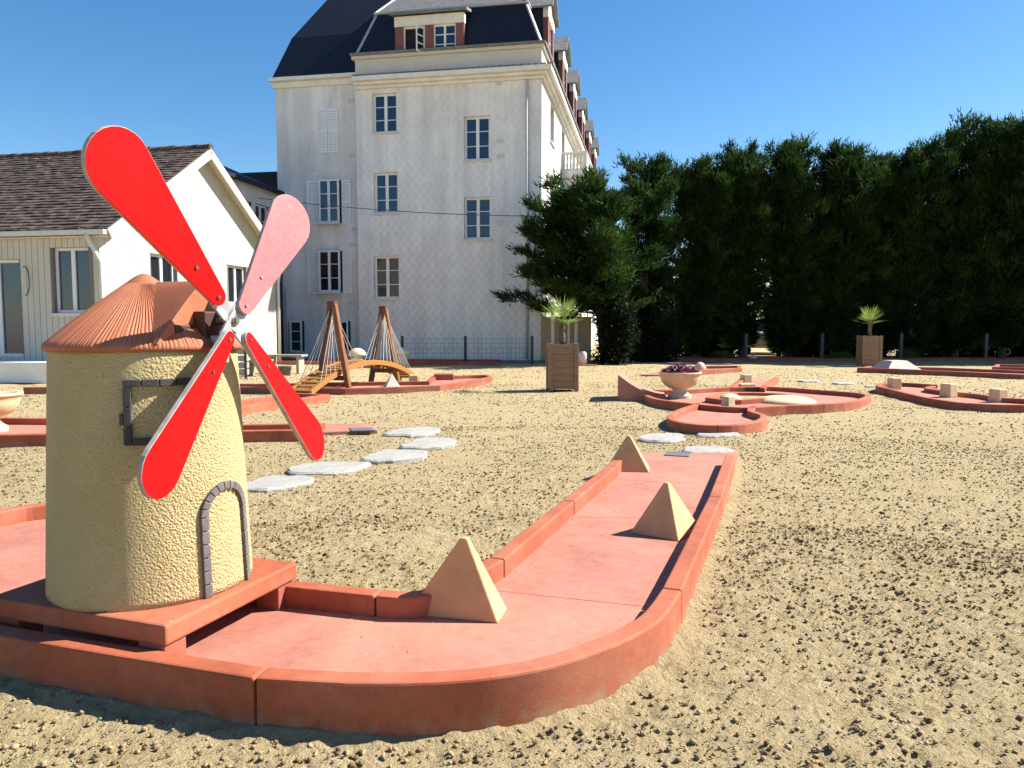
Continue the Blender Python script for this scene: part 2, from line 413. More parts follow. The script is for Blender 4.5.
# ------------------------------------------------------------------ polygon helpers
def sm(pts, n=6):
    pts = [Vector((p[0], p[1], 0)) for p in pts]; out = []
    for i in range(len(pts)-1):
        p0 = pts[max(i-1, 0)]; p1 = pts[i]; p2 = pts[i+1]; p3 = pts[min(i+2, len(pts)-1)]
        for k in range(n):
            t = k/n
            q = 0.5*((2*p1)+(p2-p0)*t+(2*p0-5*p1+4*p2-p3)*t*t+(3*p1-p0-3*p2+p3)*t**3)
            out.append(q)
    out.append(pts[-1]); return out
def area(poly):
    n = len(poly); return sum(poly[i][0]*poly[(i+1) % n][1]-poly[(i+1) % n][0]*poly[i][1] for i in range(n))/2
def offset(poly, w, closed=True, sgn=None):
    n = len(poly); P = [Vector((p[0], p[1])) for p in poly]
    if sgn is None: sgn = 1 if area(poly) > 0 else -1
    out = []
    for i in range(n):
        a = P[i-1] if (i > 0 or closed) else None; b = P[i]; c = P[(i+1) % n] if (i < n-1 or closed) else None
        ns = []
        for p, q in ((a, b), (b, c)):
            if p is None or q is None: continue
            d = q-p
            if d.length < 1e-7: continue
            d.normalize(); ns.append(Vector((-d.y, d.x))*sgn)
        if len(ns) == 2:
            m = (ns[0]+ns[1])
            m = m/max(m.length_squared/2, .35)
        else: m = ns[0]
        out.append(b+m*w)
    return out
def clip(poly, a, b, side):
    out = []; n = len(poly)
    def sd(p): return ((b[0]-a[0])*(p[1]-a[1])-(b[1]-a[1])*(p[0]-a[0]))*side
    for i in range(n):
        p, q = poly[i], poly[(i+1) % n]; sp_, sq = sd(p), sd(q)
        if sp_ >= 0: out.append(p)
        if sp_*sq < 0:
            t = sp_/(sp_-sq); out.append((p[0]+(q[0]-p[0])*t, p[1]+(q[1]-p[1])*t))
    return out
ZS, ZT, ZB = .06, .14, -.08
EXCL = []          # ground outlines kept free of clods
def strip(outer, inner, z0, z1, mbx):
    n = len(outer)
    vs = []
    for p, q in zip(outer, inner): vs += [(p[0], p[1], z0), (p[0], p[1], z1), (q[0], q[1], z1), (q[0], q[1], z0)]
    fs = []
    for i in range(n-1):
        a, b = i*4, (i+1)*4
        for k in range(4): fs.append((a+k, a+(k+1) % 4, b+(k+1) % 4, b+k))
    fs += [(0, 3, 2, 1), ((n-1)*4, (n-1)*4+1, (n-1)*4+2, (n-1)*4+3)]
    mbx.add(vs, fs)
def fixn(o):
    bm = bmesh.new(); bm.from_mesh(o.data); bmesh.ops.recalc_face_normals(bm, faces=bm.faces[:])
    bm.to_mesh(o.data); bm.free()
def trim(pl, g):
    pl = [Vector((p[0], p[1])) for p in pl]
    if len(pl) > 1:
        d = pl[1]-pl[0]; L = d.length
        if L > 2.5*g: pl[0] = pl[0]+d/L*g
        d = pl[-2]-pl[-1]; L = d.length
        if L > 2.5*g: pl[-1] = pl[-1]+d/L*g
    return pl
def lane(label, outline, curbs, w=.075, mat='red', smat='surface', cuts=None, zs=.04, zt=.11, bev=.008, group='brick red minigolf lanes', islands=()):
    outline = [Vector((p[0], p[1], 0)) for p in outline]
    c = sum((p for p in outline), Vector((0, 0, 0)))/len(outline)
    t = thing('minigolf_lane', label, 'minigolf lane', (c.x, c.y, 0), 0, group)
    EXCL.append([(p.x, p.y) for p in outline])
    inn = offset(outline, w)
    n = len(outline)
    for (i, j) in curbs:                      # index ranges along the outline carrying a raised kerb
        idx = [k % n for k in range(i, (j if j > i else j+n)+1)]
        a = trim([outline[k] for k in idx], .003); b = trim([inn[k] for k in idx], .003)
        mb = MB(); strip(a, b, ZB, zt, mb)
        o = mb.build('kerb', M[mat], t, bevel=bev); fixn(o)
    polys = [offset(outline, .012)]
    polys = [[(p[0], p[1]) for p in polys[0]]]
    for (a, b, k) in (cuts or []):            # cut panel k with the line a-b
        P = polys.pop(k)
        d = Vector((b[0]-a[0], b[1]-a[1])); d.normalize(); nn = Vector((-d.y, d.x))*.002
        polys.insert(k, clip(P, (a[0]+nn.x, a[1]+nn.y), (b[0]+nn.x, b[1]+nn.y), 1))
        polys.insert(k+1, clip(P, (a[0]-nn.x, a[1]-nn.y), (b[0]-nn.x, b[1]-nn.y), -1))
    for P in polys:
        if len(P) < 3: continue
        mb = MB(); mb.prism(P, ZB+.01, zs)
        o = mb.build('surface_panel', M[smat], t, bevel=.0025 if cuts else 0); fixn(o)
        bm = bmesh.new(); bm.from_mesh(o.data); bmesh.ops.triangulate(bm, faces=[f for f in bm.faces if len(f.verts) > 4]); bm.to_mesh(o.data); bm.free()
        if cuts: o.modifiers.clear()
    for isl in islands:
        ii = offset(isl, w*.8)
        mb = MB(); strip(list(isl)+[isl[0]], list(ii)+[ii[0]], zs-.02, zt, mb)
        fixn(mb.build('inner_kerb', M[mat], t, bevel=bev))
        mb = MB(); mb.prism([(p[0], p[1]) for p in offset(isl, w*.5)], zs-.02, zs+.025); mb.build('sand_bed', M['sand'], t)
    return t
# ================================================================== NEAR LANE
g = lambda x, y, z=ZT: G(x, y, z)
out = []
R_end = g(735.5, 456)+Vector((.235, .66, 0)); L_end = g(615, 456.5)+Vector((.235, .66, 0))
rightline = [R_end, g(735.5, 455), g(722, 497), g(682, 590)]
curve = sm([g(682, 590), g(664, 616), g(636, 635), g(596, 652), g(556, 665), g(516, 673.5), g(465, 680), g(405, 683), g(345, 683)], 10)
front = [g(254, 678), g(100, 653), g(0, 636), Vector((-2.30, 2.54, 0))]
legl = sm([Vector((-2.30, 2.54, 0)), Vector((-2.68, 2.72, 0)), Vector((-2.86, 3.1, 0)), Vector((-2.87, 3.55, 0)), g(0, 509), g(46, 502), Vector((-2.15, 4.36, 0)), Vector((-1.68, 4.15, 0)), Vector((-1.48, 3.75, 0)), Vector((-1.42, 3.3, 0))], 4)
back = sm([Vector((-1.42, 3.3, 0)), Vector((-1.34, 3.06, 0)), Vector((-1.15, 2.935, 0))], 3)
backl = [g(299, 580.5), g(383, 589)]
inner = sm([g(383, 589), Vector((-.37, 2.725, 0)), g(437, 584), g(489, 557)], 3)
leftl = [g(562, 500), g(606, 466), g(615, 457), L_end]
outline = rightline[:3]+curve[:-1]+[curve[-1]]+front[:3]+legl+back[1:]+backl[:1]+inner+leftl
iR1, iC0 = 2, 3
iC1 = 3+len(curve)-1
iF = iC1+1
iL0 = iF+3
iL1 = iL0+len(legl)-1
iB1 = iL1+len(back)-1
iBk = iB1+1
iI0 = iBk+1; iI1 = iI0+len(inner)-1
iE = iI1+3
curbs = [(1, iR1), (iR1, iC0), (iC0, iF), (iF, iL0), (iL0, iL1-12), (iL1-12, iL1), (iL1, iI0), (iI0, iI1), (iI1, iI1+1), (iI1+1, iI1+2), (iI1+2, iI1+3)]
J = lambda x, y: G(x, y, ZS)
j0a, j0b = J(292, 669), J(360, 632)
cuts = [(j0a, j0a+Vector((.33, .944, 0)), 0)]
near_lane = None
def vdir(a, b): return (b-a)
# panel 0 = left of j0 (side +), panel 1 = right
cuts += [(J(499, 591), J(649, 607), 1), (J(563, 517), J(700, 519), 1), (J(610, 479), J(698, 484), 1)]
near_lane = lane('largest terracotta minigolf lane, in the foreground, carrying the windmill and three pyramids',
                 outline, curbs, w=.072, cuts=cuts, zs=ZS, zt=ZT)
ux = Vector((math.cos(R(19.3)), -math.sin(R(19.3)), 0)); vx = Vector((math.sin(R(19.3)), math.cos(R(19.3)), 0))
# tee mat sunk in the far end
mb = MB(); mc = (G(665.5, 455.5, ZS)+G(690, 453.5, ZS))/2
mb.M = Matrix.Translation((mc.x, mc.y, ZS)) @ Matrix.Rotation(-R(19.3), 4, 'Z')
mb.bb(-.1, .1, -.10, .10, -.01, .008); mb.build('tee_mat', M['mat'], near_lane, bevel=.003)
# crack in the front kerb is a hairline groove: tiny dark filler strip is part of the kerb surface
# ------------------------------------------------------------------ pyramids
def pyramid(label, p, side, h, rz, top=.012, dy=1.0, tx=0.0, mat='pyr', z=ZS, name='pyramid_obstacle', group='ochre pyramids on the near lane'):
    s = side/2
    Mx = Matrix.Translation((p.x, p.y, z)) @ Matrix.Rotation(rz, 4, 'Z')
    mb = MB(Mx); tt = top
    e = s*dy; vs = [(-s, -e, 0), (s, -e, 0), (s, e, 0), (-s, e, 0), (tx-tt, -tt, h), (tx+tt, -tt, h), (tx+tt, tt, h), (tx-tt, tt, h)]
    mb.add(vs, [(0, 3, 2, 1), (4, 5, 6, 7), (0, 1, 5, 4), (1, 2, 6, 5), (2, 3, 7, 6), (3, 0, 4, 7)])
    o = mb.build(name, M[mat], origin=(p.x, p.y, z), bevel=.006); return tag(o, label, 'pyramid' if name == 'pyramid_obstacle' else 'block', group)
pyramid('nearest and largest looking ochre pyramid, standing on the bend of the near lane', Vector((-.200, 2.72, 0)), .345, .282, -R(13), .013, .42, .028)
pyramid('ochre pyramid against the right kerb, the middle one of the three on the near lane', Vector((.790, 3.83, 0)), .27, .255, -R(38), .012)
pyramid('ochre pyramid at the far end of the near lane beside the grey tee mat', Vector((.86, 5.56, 0)), .31, .25, -R(10), .012, .75)
# ================================================================== WINDMILL
SZ = .215
wc = G(165, 626, SZ)                                  # front corner of the slab
TC = wc+vx*.335-ux*.368; TC.z = SZ
wm = thing('windmill', 'large toy windmill with cream stucco tower, terracotta cone roof and red sails', 'windmill', (TC.x, TC.y, 0))
mb = MB(); cs = [wc, wc-ux*.74, wc-ux*.74+vx*.66, wc+vx*.66]
mb.prism([(p.x, p.y) for p in cs], .150, SZ)
mb.build('base_slab', M['red'], wm, bevel=.009)
for du, dv in ((-.06, .05), (-.06, .60), (-.66, .05), (-.66, .60)):
    q = wc+ux*du+vx*dv; mb = MB(Matrix.Translation((q.x, q.y, 0)) @ Matrix.Rotation(-R(19.3), 4, 'Z'))
    mb.bb(-.05, .05, -.045, .045, ZS-.01, .151); mb.build('support_block', M['red2'], wm, bevel=.005)
RB, RT = .329, .294
ZRIM = 1.035
def tr(z): return RB+(RT-RB)*(z-SZ)/(ZRIM-SZ)
prof = [(.01, SZ)]+[(tr(SZ+(ZRIM-SZ)*i/40)+.002, SZ+(ZRIM-SZ)*i/40) for i in range(41)]+[(.01, ZRIM)]
mb = MB(); mb.lathe([(r, z) for r, z in prof], (TC.x, TC.y, 0), 160)
mb.build('tower', M['stucco'], wm, smooth=True)
AU = math.atan2(ux.y, ux.x)                          # azimuth of the door / sail axis
cam_az = math.atan2(-TC.y, -TC.x)
def cyl(a, z, r): return Vector((TC.x+math.cos(a)*r, TC.y+math.sin(a)*r, z))
def cylblock(mbx, a0, a1, z0, z1, thick=.014, sunk=.01, n=4):
    vs = []; 
    for i in range(n+1):
        a = a0+(a1-a0)*i/n
        for z in (z0, z1):
            for rr in (-sunk, thick): vs.append(cyl(a, z, tr(z)+.002+rr))
    fs = []
    for i in range(n):
        b = i*4; c = b+4
        fs += [(b, b+1, c+1, c), (b+2, c+2, c+3, b+3), (b+1, b+3, c+3, c+1), (b, c, c+2, b+2)]
    fs += [(0, 2, 3, 1), (n*4, n*4+1, n*4+3, n*4+2)]
    mbx.add(vs, fs)
# framed window facing the camera
wa = cam_az+R(6); ww = .100/.30; wz0, wz1 = .735, .940
stn = MB(); t_ = .022; ta = t_/.3
def stones(a0, a1, z0, z1, vert, n):
    for i in range(n):
        if vert:
            q0 = z0+(z1-z0)*i/n+.0015; q1 = z0+(z1-z0)*(i+1)/n-.0015; cylblock(stn, a0, a1, q0, q1)
        else:
            q0 = a0+(a1-a0)*i/n+.004; q1 = a0+(a1-a0)*(i+1)/n-.004; cylblock(stn, q0, q1, z0, z1)
stones(wa-ww, wa+ww, wz1-t_, wz1, False, 4)
stones(wa-ww, wa-ww+ta, wz0, wz1-t_-.002, True, 3)
stones(wa+ww-ta, wa+ww, wz0, wz1-t_-.002, True, 3)
stones(wa-ww+ta+.004, wa+ww-ta-.004, wz0, wz0+t_, False, 3)
cylblock(stn, wa-ww-.035, wa-ww-.003, wz0+.065, wz0+.10)
so = stn.build('window_frame', M['frame_stone'], wm, bevel=.003)
fixn(so)
# arched doorway facing the sails side
arc = MB(); hw = .105; dz0 = SZ; dzs = SZ+.265; tk = .026
def dpt(x, z, rr): 
    a = AU+x/.31; return cyl(a, z, tr(z)+.002+rr)
def dblock(qs):                                       # quad in (x, z) door coordinates
    vs = []
    for rr in (-.01, .013):
        for x, z in qs: vs.append(dpt(x, z, rr))
    arc.add(vs, [(3, 2, 1, 0), (4, 5, 6, 7), (0, 1, 5, 4), (1, 2, 6, 5), (2, 3, 7, 6), (3, 0, 4, 7)])
for s_ in (-1, 1):
    for i in range(6):
        z0 = dz0+(dzs-dz0)*i/6+.0015; z1 = dz0+(dzs-dz0)*(i+1)/6-.0015
        dblock([(s_*hw, z0), (s_*(hw-tk), z0), (s_*(hw-tk), z1), (s_*hw, z1)])
for i in range(11):
    a0 = math.pi*i/11+.012; a1 = math.pi*(i+1)/11-.012
    dblock([(hw*math.cos(a0), dzs+hw*math.sin(a0)), (hw*math.cos(a1), dzs+hw*math.sin(a1)), ((hw-tk)*math.cos(a1), dzs+(hw-tk)*math.sin(a1)), ((hw-tk)*math.cos(a0), dzs+(hw-tk)*math.sin(a0))])
fixn(arc.build('door_arch', M['stone'], wm, bevel=.003))
# cone roof with hand drawn grooves
gr = nrs.rand(400)
def groove(t):
    x = (t % (2*math.pi))/(2*math.pi)*150; i = int(x) % 150; f = x-int(x)
    f += .5*(gr[i]-.5)
    return -(.0032*max(0, 1-abs(2*f-1)*1.3)**1.2)*(.3+1.0*gr[(i*7) % 397])
APZ = 1.295; RR = .309
prof = []
for i in range(29):
    k = i/28; r = RR*(1-k)+.004*k
    z = ZRIM+.012+(APZ-ZRIM-.012)*(k**.93 if k < .9 else k**.93-.03*((k-.9)/.1)**2)
    prof.append((r, z))
prof = [(.01, ZRIM-.006), (RR-.03, ZRIM-.006), (RR-.002, ZRIM-.010), (RR+.003, ZRIM)]+prof
def cf(r, z, t):
    wob = .004*math.sin(3*t+1)+.003*math.sin(7*t)
    if r > .06 and z > ZRIM+.01:
        g_ = groove(t+.25*math.sin(z*9)*0.15)
        return r+wob*(r/RR)+g_*.4, z+g_
    return r+(wob if r > .1 else 0), z
mb = MB(); mb.lathe(prof, (TC.x, TC.y, 0), 1200, cf); roof = mb.build('roof', M['cone'], wm, smooth=True)
# ridge cap over the shaft
FR = Matrix.Translation((TC.x, TC.y, 0)) @ Matrix.Rotation(-R(19.3), 4, 'Z')   # local x along shaft
mb = MB(FR); nL = 70; 
rz_ = 1.255; 
for s_ in (-1, 1):
    vs = []; rows = 12
    for i in range(nL+1):
        x = -.02+.262*i/nL
        d = -(.004*(1-abs(2*((i*.33) % 1)-1))**2)
        for k in range(rows+1):
            q = k/rows
            yy = .20*q; zz = rz_-(rz_-ZRIM-.014)*(q**1.15)
            vs.append((x+(.012*(1-q)), s_*yy, zz+d+.004))
    fs = [(i*(rows+1)+k, (i+1)*(rows+1)+k, (i+1)*(rows+1)+k+1, i*(rows+1)+k+1) for i in range(nL) for k in range(rows)]
    mb.add(vs, fs)
o = mb.build('roof_ridge', M['cone'], wm, smooth=True); fixn(o)
mb = MB(FR)
pf2 = [(.198*q_, rz_-(rz_-ZRIM-.014)*(q_**1.15)) for q_ in [k/8 for k in range(9)]]
pf3 = [(-a, b) for a, b in pf2[::-1]][:-1]+pf2; nn_ = len(pf3)
mb.add([(.08, y, z) for y, z in pf3]+[(.238, y, z) for y, z in pf3], [tuple(range(nn_)), tuple(range(nn_, 2*nn_))[::-1]]+[(i, (i+1) % nn_, nn_+(i+1) % nn_, nn_+i) for i in range(nn_)])
mb.build('roof_front', M['cone'], wm)
mb = MB(FR); mb.bb(.2, .245, -.12, .12, ZRIM+.004, ZRIM+.075); mb.bb(.2, .285, -.035, .035, ZRIM+.02, ZRIM+.12)  # wide dark box paints in the shaded recess; the narrow one houses the shaft
HUBL = .345
mb.build('housing_and_shade_box', M['dark'], wm, bevel=.004)
HP = PL(232, 321, TC+ux*HUBL, ux)
mb = MB(); mb.tube([HP-ux*.20, HP+ux*.018], .016, 16); mb.build('shaft', M['bolt'], wm, smooth=False)
def blade(tip_px, root_px, r2, pitch, paler, label, off):
    tip = PL(*tip_px, HP+ux*off, ux); root = PL(*root_px, HP+ux*off, ux)
    d = (tip-HP); d = d-ux*d.dot(ux); Lt = d.length; d.normalize()
    Lr = (root-HP).dot(d)
    # clockwise chord seen from +u
    ch = d.cross(ux)                                    # in-plane perpendicular
    if ch.dot(Vector((0, 0, 1)))*1 == 0: pass
    # clockwise seen from camera side: rotate d clockwise
    cw = (d.cross(ux))
    up = Vector((0, 0, 1)); a_, b_ = d.dot(vx), d.dot(up)
    cw = vx*b_-up*a_
    c = cw*math.cos(pitch)+ux*math.sin(pitch); nrm = ux*math.cos(pitch)-cw*math.sin(pitch)
    r1 = .030; L1 = Lr+r1; L2 = Lt-r2
    pts = []
    sa = math.asin((r2-r1)/(L2-L1))
    for k in range(15):
        t = -(math.pi/2+sa)+2*(math.pi/2+sa)*k/14; pts.append((L2+r2*math.cos(t), r2*math.sin(t)))
    for k in range(9):
        t = (math.pi/2+sa)+(2*math.pi-2*(math.pi/2+sa))*k/8; pts.append((L1+r1*math.cos(t), r1*math.sin(t)))
    th = .017; base = HP+ux*off
    vs = [base+d*p+c*q-nrm*th*.5 for p, q in pts]+[base+d*p+c*q+nrm*th*.5 for p, q in pts]
    n = len(pts); mb = MB()
    mb.add(vs, [tuple(range(n))[::-1]], 1); mb.f.append(list(range(n, 2*n))); mb.mi.append(0)
    for i in range(n): mb.f.append([i, (i+1) % n, n+(i+1) % n, n+i]); mb.mi.append(1)
    o = mb.build('sail', [M['blade_pink'] if paler else M['blade'], M['edge']], wm, bevel=.0015, seg=1)
    if label: o['label'] = label
    # check front face direction
    for L in (L1, L1+.13):
        bo = MB(); p = base+d*L; bo.tube([p-nrm*.02, p+nrm*(th*.5+.004)], .0058, 10); bo.build('bolt', M['bolt'], o)
    # silver carrier strap along the arm
    mbx = MB(); w = .028
    A = base+d*(-.03); B = base+d*(L1+.155)
    rt = Matrix((d, c, nrm)).transposed()
    mid = (A+B)/2-nrm*(th*.5+.004)
    mbx.box(mid, ((B-A).length, w*2, .006), rt)
    mbx.build('hub_arm', M['silver'], wm, bevel=.001)
blade((94, 132), (222, 303), .099, R(13), False, None, .0125)
blade((299, 203), (238, 309), .096, R(13), True, 'pale pink sail with blotchy paint', .0195)
blade((146, 496), (230, 331), .092, R(9), False, None, .0195)
blade((322, 452), (243, 336), .088, R(15), False, None, .0125)
# hub plate: wide flat bar under the centre bolt
d_ur = (PL(297, 198, HP, ux)-HP).normalized(); c_ur = ux.cross(d_ur)
rt = Matrix((d_ur, c_ur, ux)).transposed()
mb = MB(); mb.box(HP+ux*.0065, (.15, .058, .006), rt); 
d_ul = (PL(99, 134, HP, ux)-HP).normalized(); rt2 = Matrix((d_ul, ux.cross(d_ul), ux)).transposed()
mb.box(HP, (.16, .056, .006), rt2)
hub = mb.build('hub', M['silver'], wm, bevel=.0015)
mb = MB(); mb.tube([HP+ux*.008, HP+ux*.024], .010, 6); mb.tube([HP+ux*.006, HP+ux*.013], .015, 16); mb.build('hub_bolt', M['bolt'], hub)
mb = MB(FR); mb.bb(.29, .335, -.018, .018, ZRIM-.05, ZRIM+.04); mb.bb(.24, .33, -.012, .012, ZRIM-.045, ZRIM-.03); mb.build('bracket', M['silver'], wm, bevel=.002)
# ================================================================== OTHER LANES
LT, LS = .11, .04
def gl(*pts): return [G(x, y, LT) for x, y in pts]
def gb(*pts): return [G(x, y, 0) for x, y in pts]
def ribbon(P, label, joints=(), closed_ends=(False, False), **k):
    """straight or bent lane from its two long sides: P = right side points, then left side points back"""
    n = len(P[0]); o = list(P[0])+list(P[1])
    m = len(P[1]); cb = [(0, n-1), (n, n+m-1)]
    if closed_ends[0]: cb.append((n+m-1, n+m))
    if closed_ends[1]: cb.append((n-1, n))
    return lane(label, o, cb, **k)
# lane behind the windmill, running left to right
a = [Vector((-7.6, 7.75, 0)), G(0, 435, LT), G(244, 431, LT), G(318, 430, LT)]
b = [G(326, 422.5, LT), G(242, 424, LT), Vector((-4.9, 8.35, 0)), Vector((-7.6, 8.55, 0))]
la = ribbon((a, b), 'low red lane behind the windmill tower ending in a flat tongue with a grey mat', w=.085)
mb = MB(); e1 = G(316, 436.5, 0); e2 = G(378, 434, 0); e3 = G(372, 428, 0); e4 = G(320, 428, 0)
mb.prism([(e1.x, e1.y), (e2.x, e2.y), (e3.x, e3.y), (e4.x, e4.y)], -.05, .045); mb.build('tongue', M['surface'], la, bevel=.01)
mb = MB(); q = [G(352, 431, .05), G(375, 430.5, .05), G(371, 427.6, .05), G(349, 428, .05)]
mb.prism([(p.x, p.y) for p in q], .04, .053); mb.build('tee_mat', M['mat'], la)
# lane 3: short diagonal lane
rr_ = [G(236, 401.5, LT)+Vector((-.25, -.9, 0)), G(240, 402, LT), G(328, 395, LT)]
ll_ = [p+Vector((-.62, .22, 0)) for p in rr_[::-1]]
rr_ = [Vector((-3.75, 8.55, 0)), Vector((-3.36, 9.62, 0)), Vector((-2.72, 11.35, 0))]
ll_ = [Vector((-3.30, 11.6, 0)), Vector((-4.0, 9.9, 0)), Vector((-4.4, 8.8, 0))]
lane('short pale red lane pointing at the bridge, with two small holes in its kerb', rr_+ll_, [(0, 2), (3, 5), (2, 3)], w=.09)
# lane 4: long lane under the bridge
a = [Vector((-8.2, 12.7, 0)), Vector((-4.6, 12.75, 0)), G(345, 388.5, LT), G(400, 387, LT), G(440, 385.5, LT), G(470, 381.5, LT), G(493, 376.5, LT)]
b = [G(488, 374.6, LT), G(470, 375, LT), G(432, 376.2, LT), G(425, 381, LT), G(380, 381.5, LT), Vector((-4.6, 13.55, 0)), Vector((-8.2, 13.7, 0))]
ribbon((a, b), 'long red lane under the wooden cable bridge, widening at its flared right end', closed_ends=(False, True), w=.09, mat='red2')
# lane 5 in the shade of the big house
a = [G(268, 364.5, 0), G(500, 366, 0)]; b = [G(500, 362.8, 0), G(268, 361.8, 0)]
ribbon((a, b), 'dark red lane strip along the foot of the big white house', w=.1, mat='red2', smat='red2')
# lane 6: eye shaped loop
o6 = sm([Vector((1.95, 11.25, 0)), G(655, 399, LT), G(690, 403.5, LT), G(740, 407.5, LT), G(786, 405.5, LT), G(824, 404, LT), G(853, 401.5, LT), G(871, 396.5, LT), G(863, 393, LT), G(824, 390, LT), G(773, 386.5, LT), G(727, 387, LT), G(680, 389.5, LT), Vector((2.2, 12.2, 0))], 3)
i6 = sm([G(705, 397.5, LT), G(730, 400, LT), G(765, 398, LT), G(792, 394.5, LT), G(762, 392.5, LT), G(725, 392.8, LT), G(705, 397.5, LT)], 3)[:-1]
n6 = len(o6)
l6 = lane('eye shaped red lane loop with a sand island and a curled ramp', o6, [(0, 9), (9, 15), (15, 21), (21, 27), (27, 33), (33, n6-1)], w=.085, islands=[i6])
mb = MB(); p0 = Vector((1.60, 11.45, 0)); ax = Vector((.98, -.12, 0)).normalized(); ay = Vector((.15, .98, 0)).normalized()
vs = []; NR = 10; hh = [.33*(1-i/NR)**1.8+LT-.03 for i in range(NR+1)]
for i in range(NR+1):
    for s_ in (-.10, .80):
        for z in (-.06, hh[i]):
            q = p0+ax*(.72*i/NR)+ay*s_; vs.append((q.x, q.y, z))
fs = []
for i in range(NR):
    b0, c0 = i*4, (i+1)*4; fs += [(b0, c0, c0+1, b0+1), (b0+1, c0+1, c0+3, b0+3), (b0+3, c0+3, c0+2, b0+2), (b0, b0+2, c0+2, c0)]
fs += [(0, 1, 3, 2), (NR*4, NR*4+2, NR*4+3, NR*4+1)]
mb.add(vs, fs); fixn(mb.build('ramp', M['surface'], l6, bevel=.008))
EXCL.append([(1.45, 11.2), (2.4, 11.1), (2.5, 12.3), (1.6, 12.4)])
# spur lane beyond the loop
a = [G(765, 388, LT), G(779, 377, LT)]; b = [G(742, 377, LT), G(727, 387.5, LT)]
ribbon((a, b), 'short spur lane behind the eye shaped loop with a cube at its mouth', w=.1)
# lane 7: rounded pad in front of the loop
o7 = sm([G(698, 402.5, LT), G(678, 409, LT), G(667, 415.5, LT), G(673, 421, LT), G(695, 424.5, LT), G(718, 425.5, LT), G(745, 424, LT), G(764, 420, LT), G(767, 415, LT), G(754, 410.5, LT), G(757, 406, LT)], 4)
lane('short rounded lane in front of the eye shaped loop with a cube block on it', o7, [(0, 8), (8, 20), (20, 32), (32, 40)], w=.08)
# lane 8: hook shaped on the right
cl = [Vector(q) for q in ((7.35, 12.75, 0), (6.95, 13.25, 0), (6.55, 13.15, 0), (6.35, 12.4, 0), (6.32, 11.6, 0), (6.5, 10.9, 0), (6.9, 10.4, 0), (7.5, 10.05, 0), (8.6, 9.8, 0), (9.6, 9.75, 0))]
c8 = sm(cl, 4)
lo = offset([(p.x, p.y) for p in c8], .42, False, 1); ro = offset([(p.x, p.y) for p in c8], .42, False, -1)
o8 = sm([G(938, 384.5, LT), G(904, 382.5, LT), G(880, 383, LT), G(876, 385.5, LT), G(887, 388.5, LT), G(915, 395.5, LT), G(940, 400, LT), G(966, 403, LT), G(1024, 405, LT), Vector((9.0, 9.7, 0))], 4)
inn8 = sm([Vector((9.0, 10.65, 0)), G(1024, 398.5, LT), G(982, 394, LT), G(950, 391, LT), G(930, 388, LT), G(938, 385.5, LT)], 4)
lane('long curved red lane at the right edge carrying three cube blocks on its kerb', o8+inn8[:-1], [(0, 12), (12, 20), (20, 28), (28, 36), (37, 37+len(inn8)-2)], w=.085, mat='red2')
# lane 9 and 10 at the far right
a = [G(857, 367.5, LT), G(900, 369, LT), G(957, 371.5, LT), G(1024, 374.5, LT), Vector((15.5, 16.2, 0))]
b = [Vector((15.5, 17.2, 0)), G(1024, 370.5, LT), G(940, 367.4, LT), G(870, 366, LT)]
l9 = ribbon((a, b), 'long straight red lane at far right carrying a flat topped white pyramid', closed_ends=(True, False), w=.1, mat='red2')
a = [G(992, 366.8, LT), G(1060, 368, LT)]; b = [G(1060, 365.2, LT), G(996, 364.2, LT)]
ribbon((a, b), 'short red lane end at the far right edge behind the long straight lane', closed_ends=(True, False), w=.1, mat='red2')
# lane 11 mid back
o11 = [G(640, 371.5, LT), G(665, 372, LT), G(742, 367.8, LT), G(741, 365.5, LT), G(690, 366, LT), G(668, 367.5, LT)]
lane('low pink lane behind the flower bowl with a pale dome stone on it', o11, [(1, 2), (2, 3), (3, 4)], w=.1)
# lane 12 hedge foot
a = [G(630, 361.8, 0), G(1100, 361.8, 0)]; b = [G(1100, 360.3, 0), G(630, 360.3, 0)]
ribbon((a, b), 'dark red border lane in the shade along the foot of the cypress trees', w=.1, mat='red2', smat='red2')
# ------------------------------------------------------------------ blocks and small obstacles
def cube(label, px, py, z, w, h, rz, mat='cream', group='cream cube blocks on the lanes', name='block_obstacle'):
    p = G(px, py, z); mb = MB(Matrix.Translation((p.x, p.y+w*.4, z)) @ Matrix.Rotation(rz, 4, 'Z'))
    mb.add([(-w/2, -w/2, 0), (w/2, -w/2, 0), (w/2, w/2, 0), (-w/2, w/2, 0), (-w*.47, -w*.47, h), (w*.47, -w*.47, h), (w*.47, w*.47, h), (-w*.47, w*.47, h)],
           [(0, 3, 2, 1), (4, 5, 6, 7), (0, 1, 5, 4), (1, 2, 6, 5), (2, 3, 7, 6), (3, 0, 4, 7)])
    return tag(mb.build(name, M[mat], origin=(p.x, p.y+w*.4, z), bevel=.012), label, 'block', group)
cube('cream cube on the left tip of the curved lane at right', 896, 389.5, LS, .17, .20, R(10))
cube('cream cube on the kerb midway along the curved lane at right', 951, 397.5, LS, .18, .21, R(25))
cube('cream cube nearest the right edge of the photo, on the curved lane', 1001, 402.5, LS, .18, .19, R(20))
cube('cream cube at the mouth of the spur lane behind the eye shaped loop', 747, 383.5, LS, .17, .17, R(15))
cube('low flat cream block just in front of the cube on the eye shaped loop', 747, 387.2, LS, .30, .06, R(8), group=None)
cube('small cream cube on the rounded lane in front of the loop', 729, 409.5, LS, .13, .17, R(30))
cube('cream cube on the flared end of the lane under the bridge', 413, 384.5, LS, .17, .18, R(12))
cube('low dark red box at the back of the flared lane end', 443, 380, LS, .42, .12, R(5), 'red2', None)
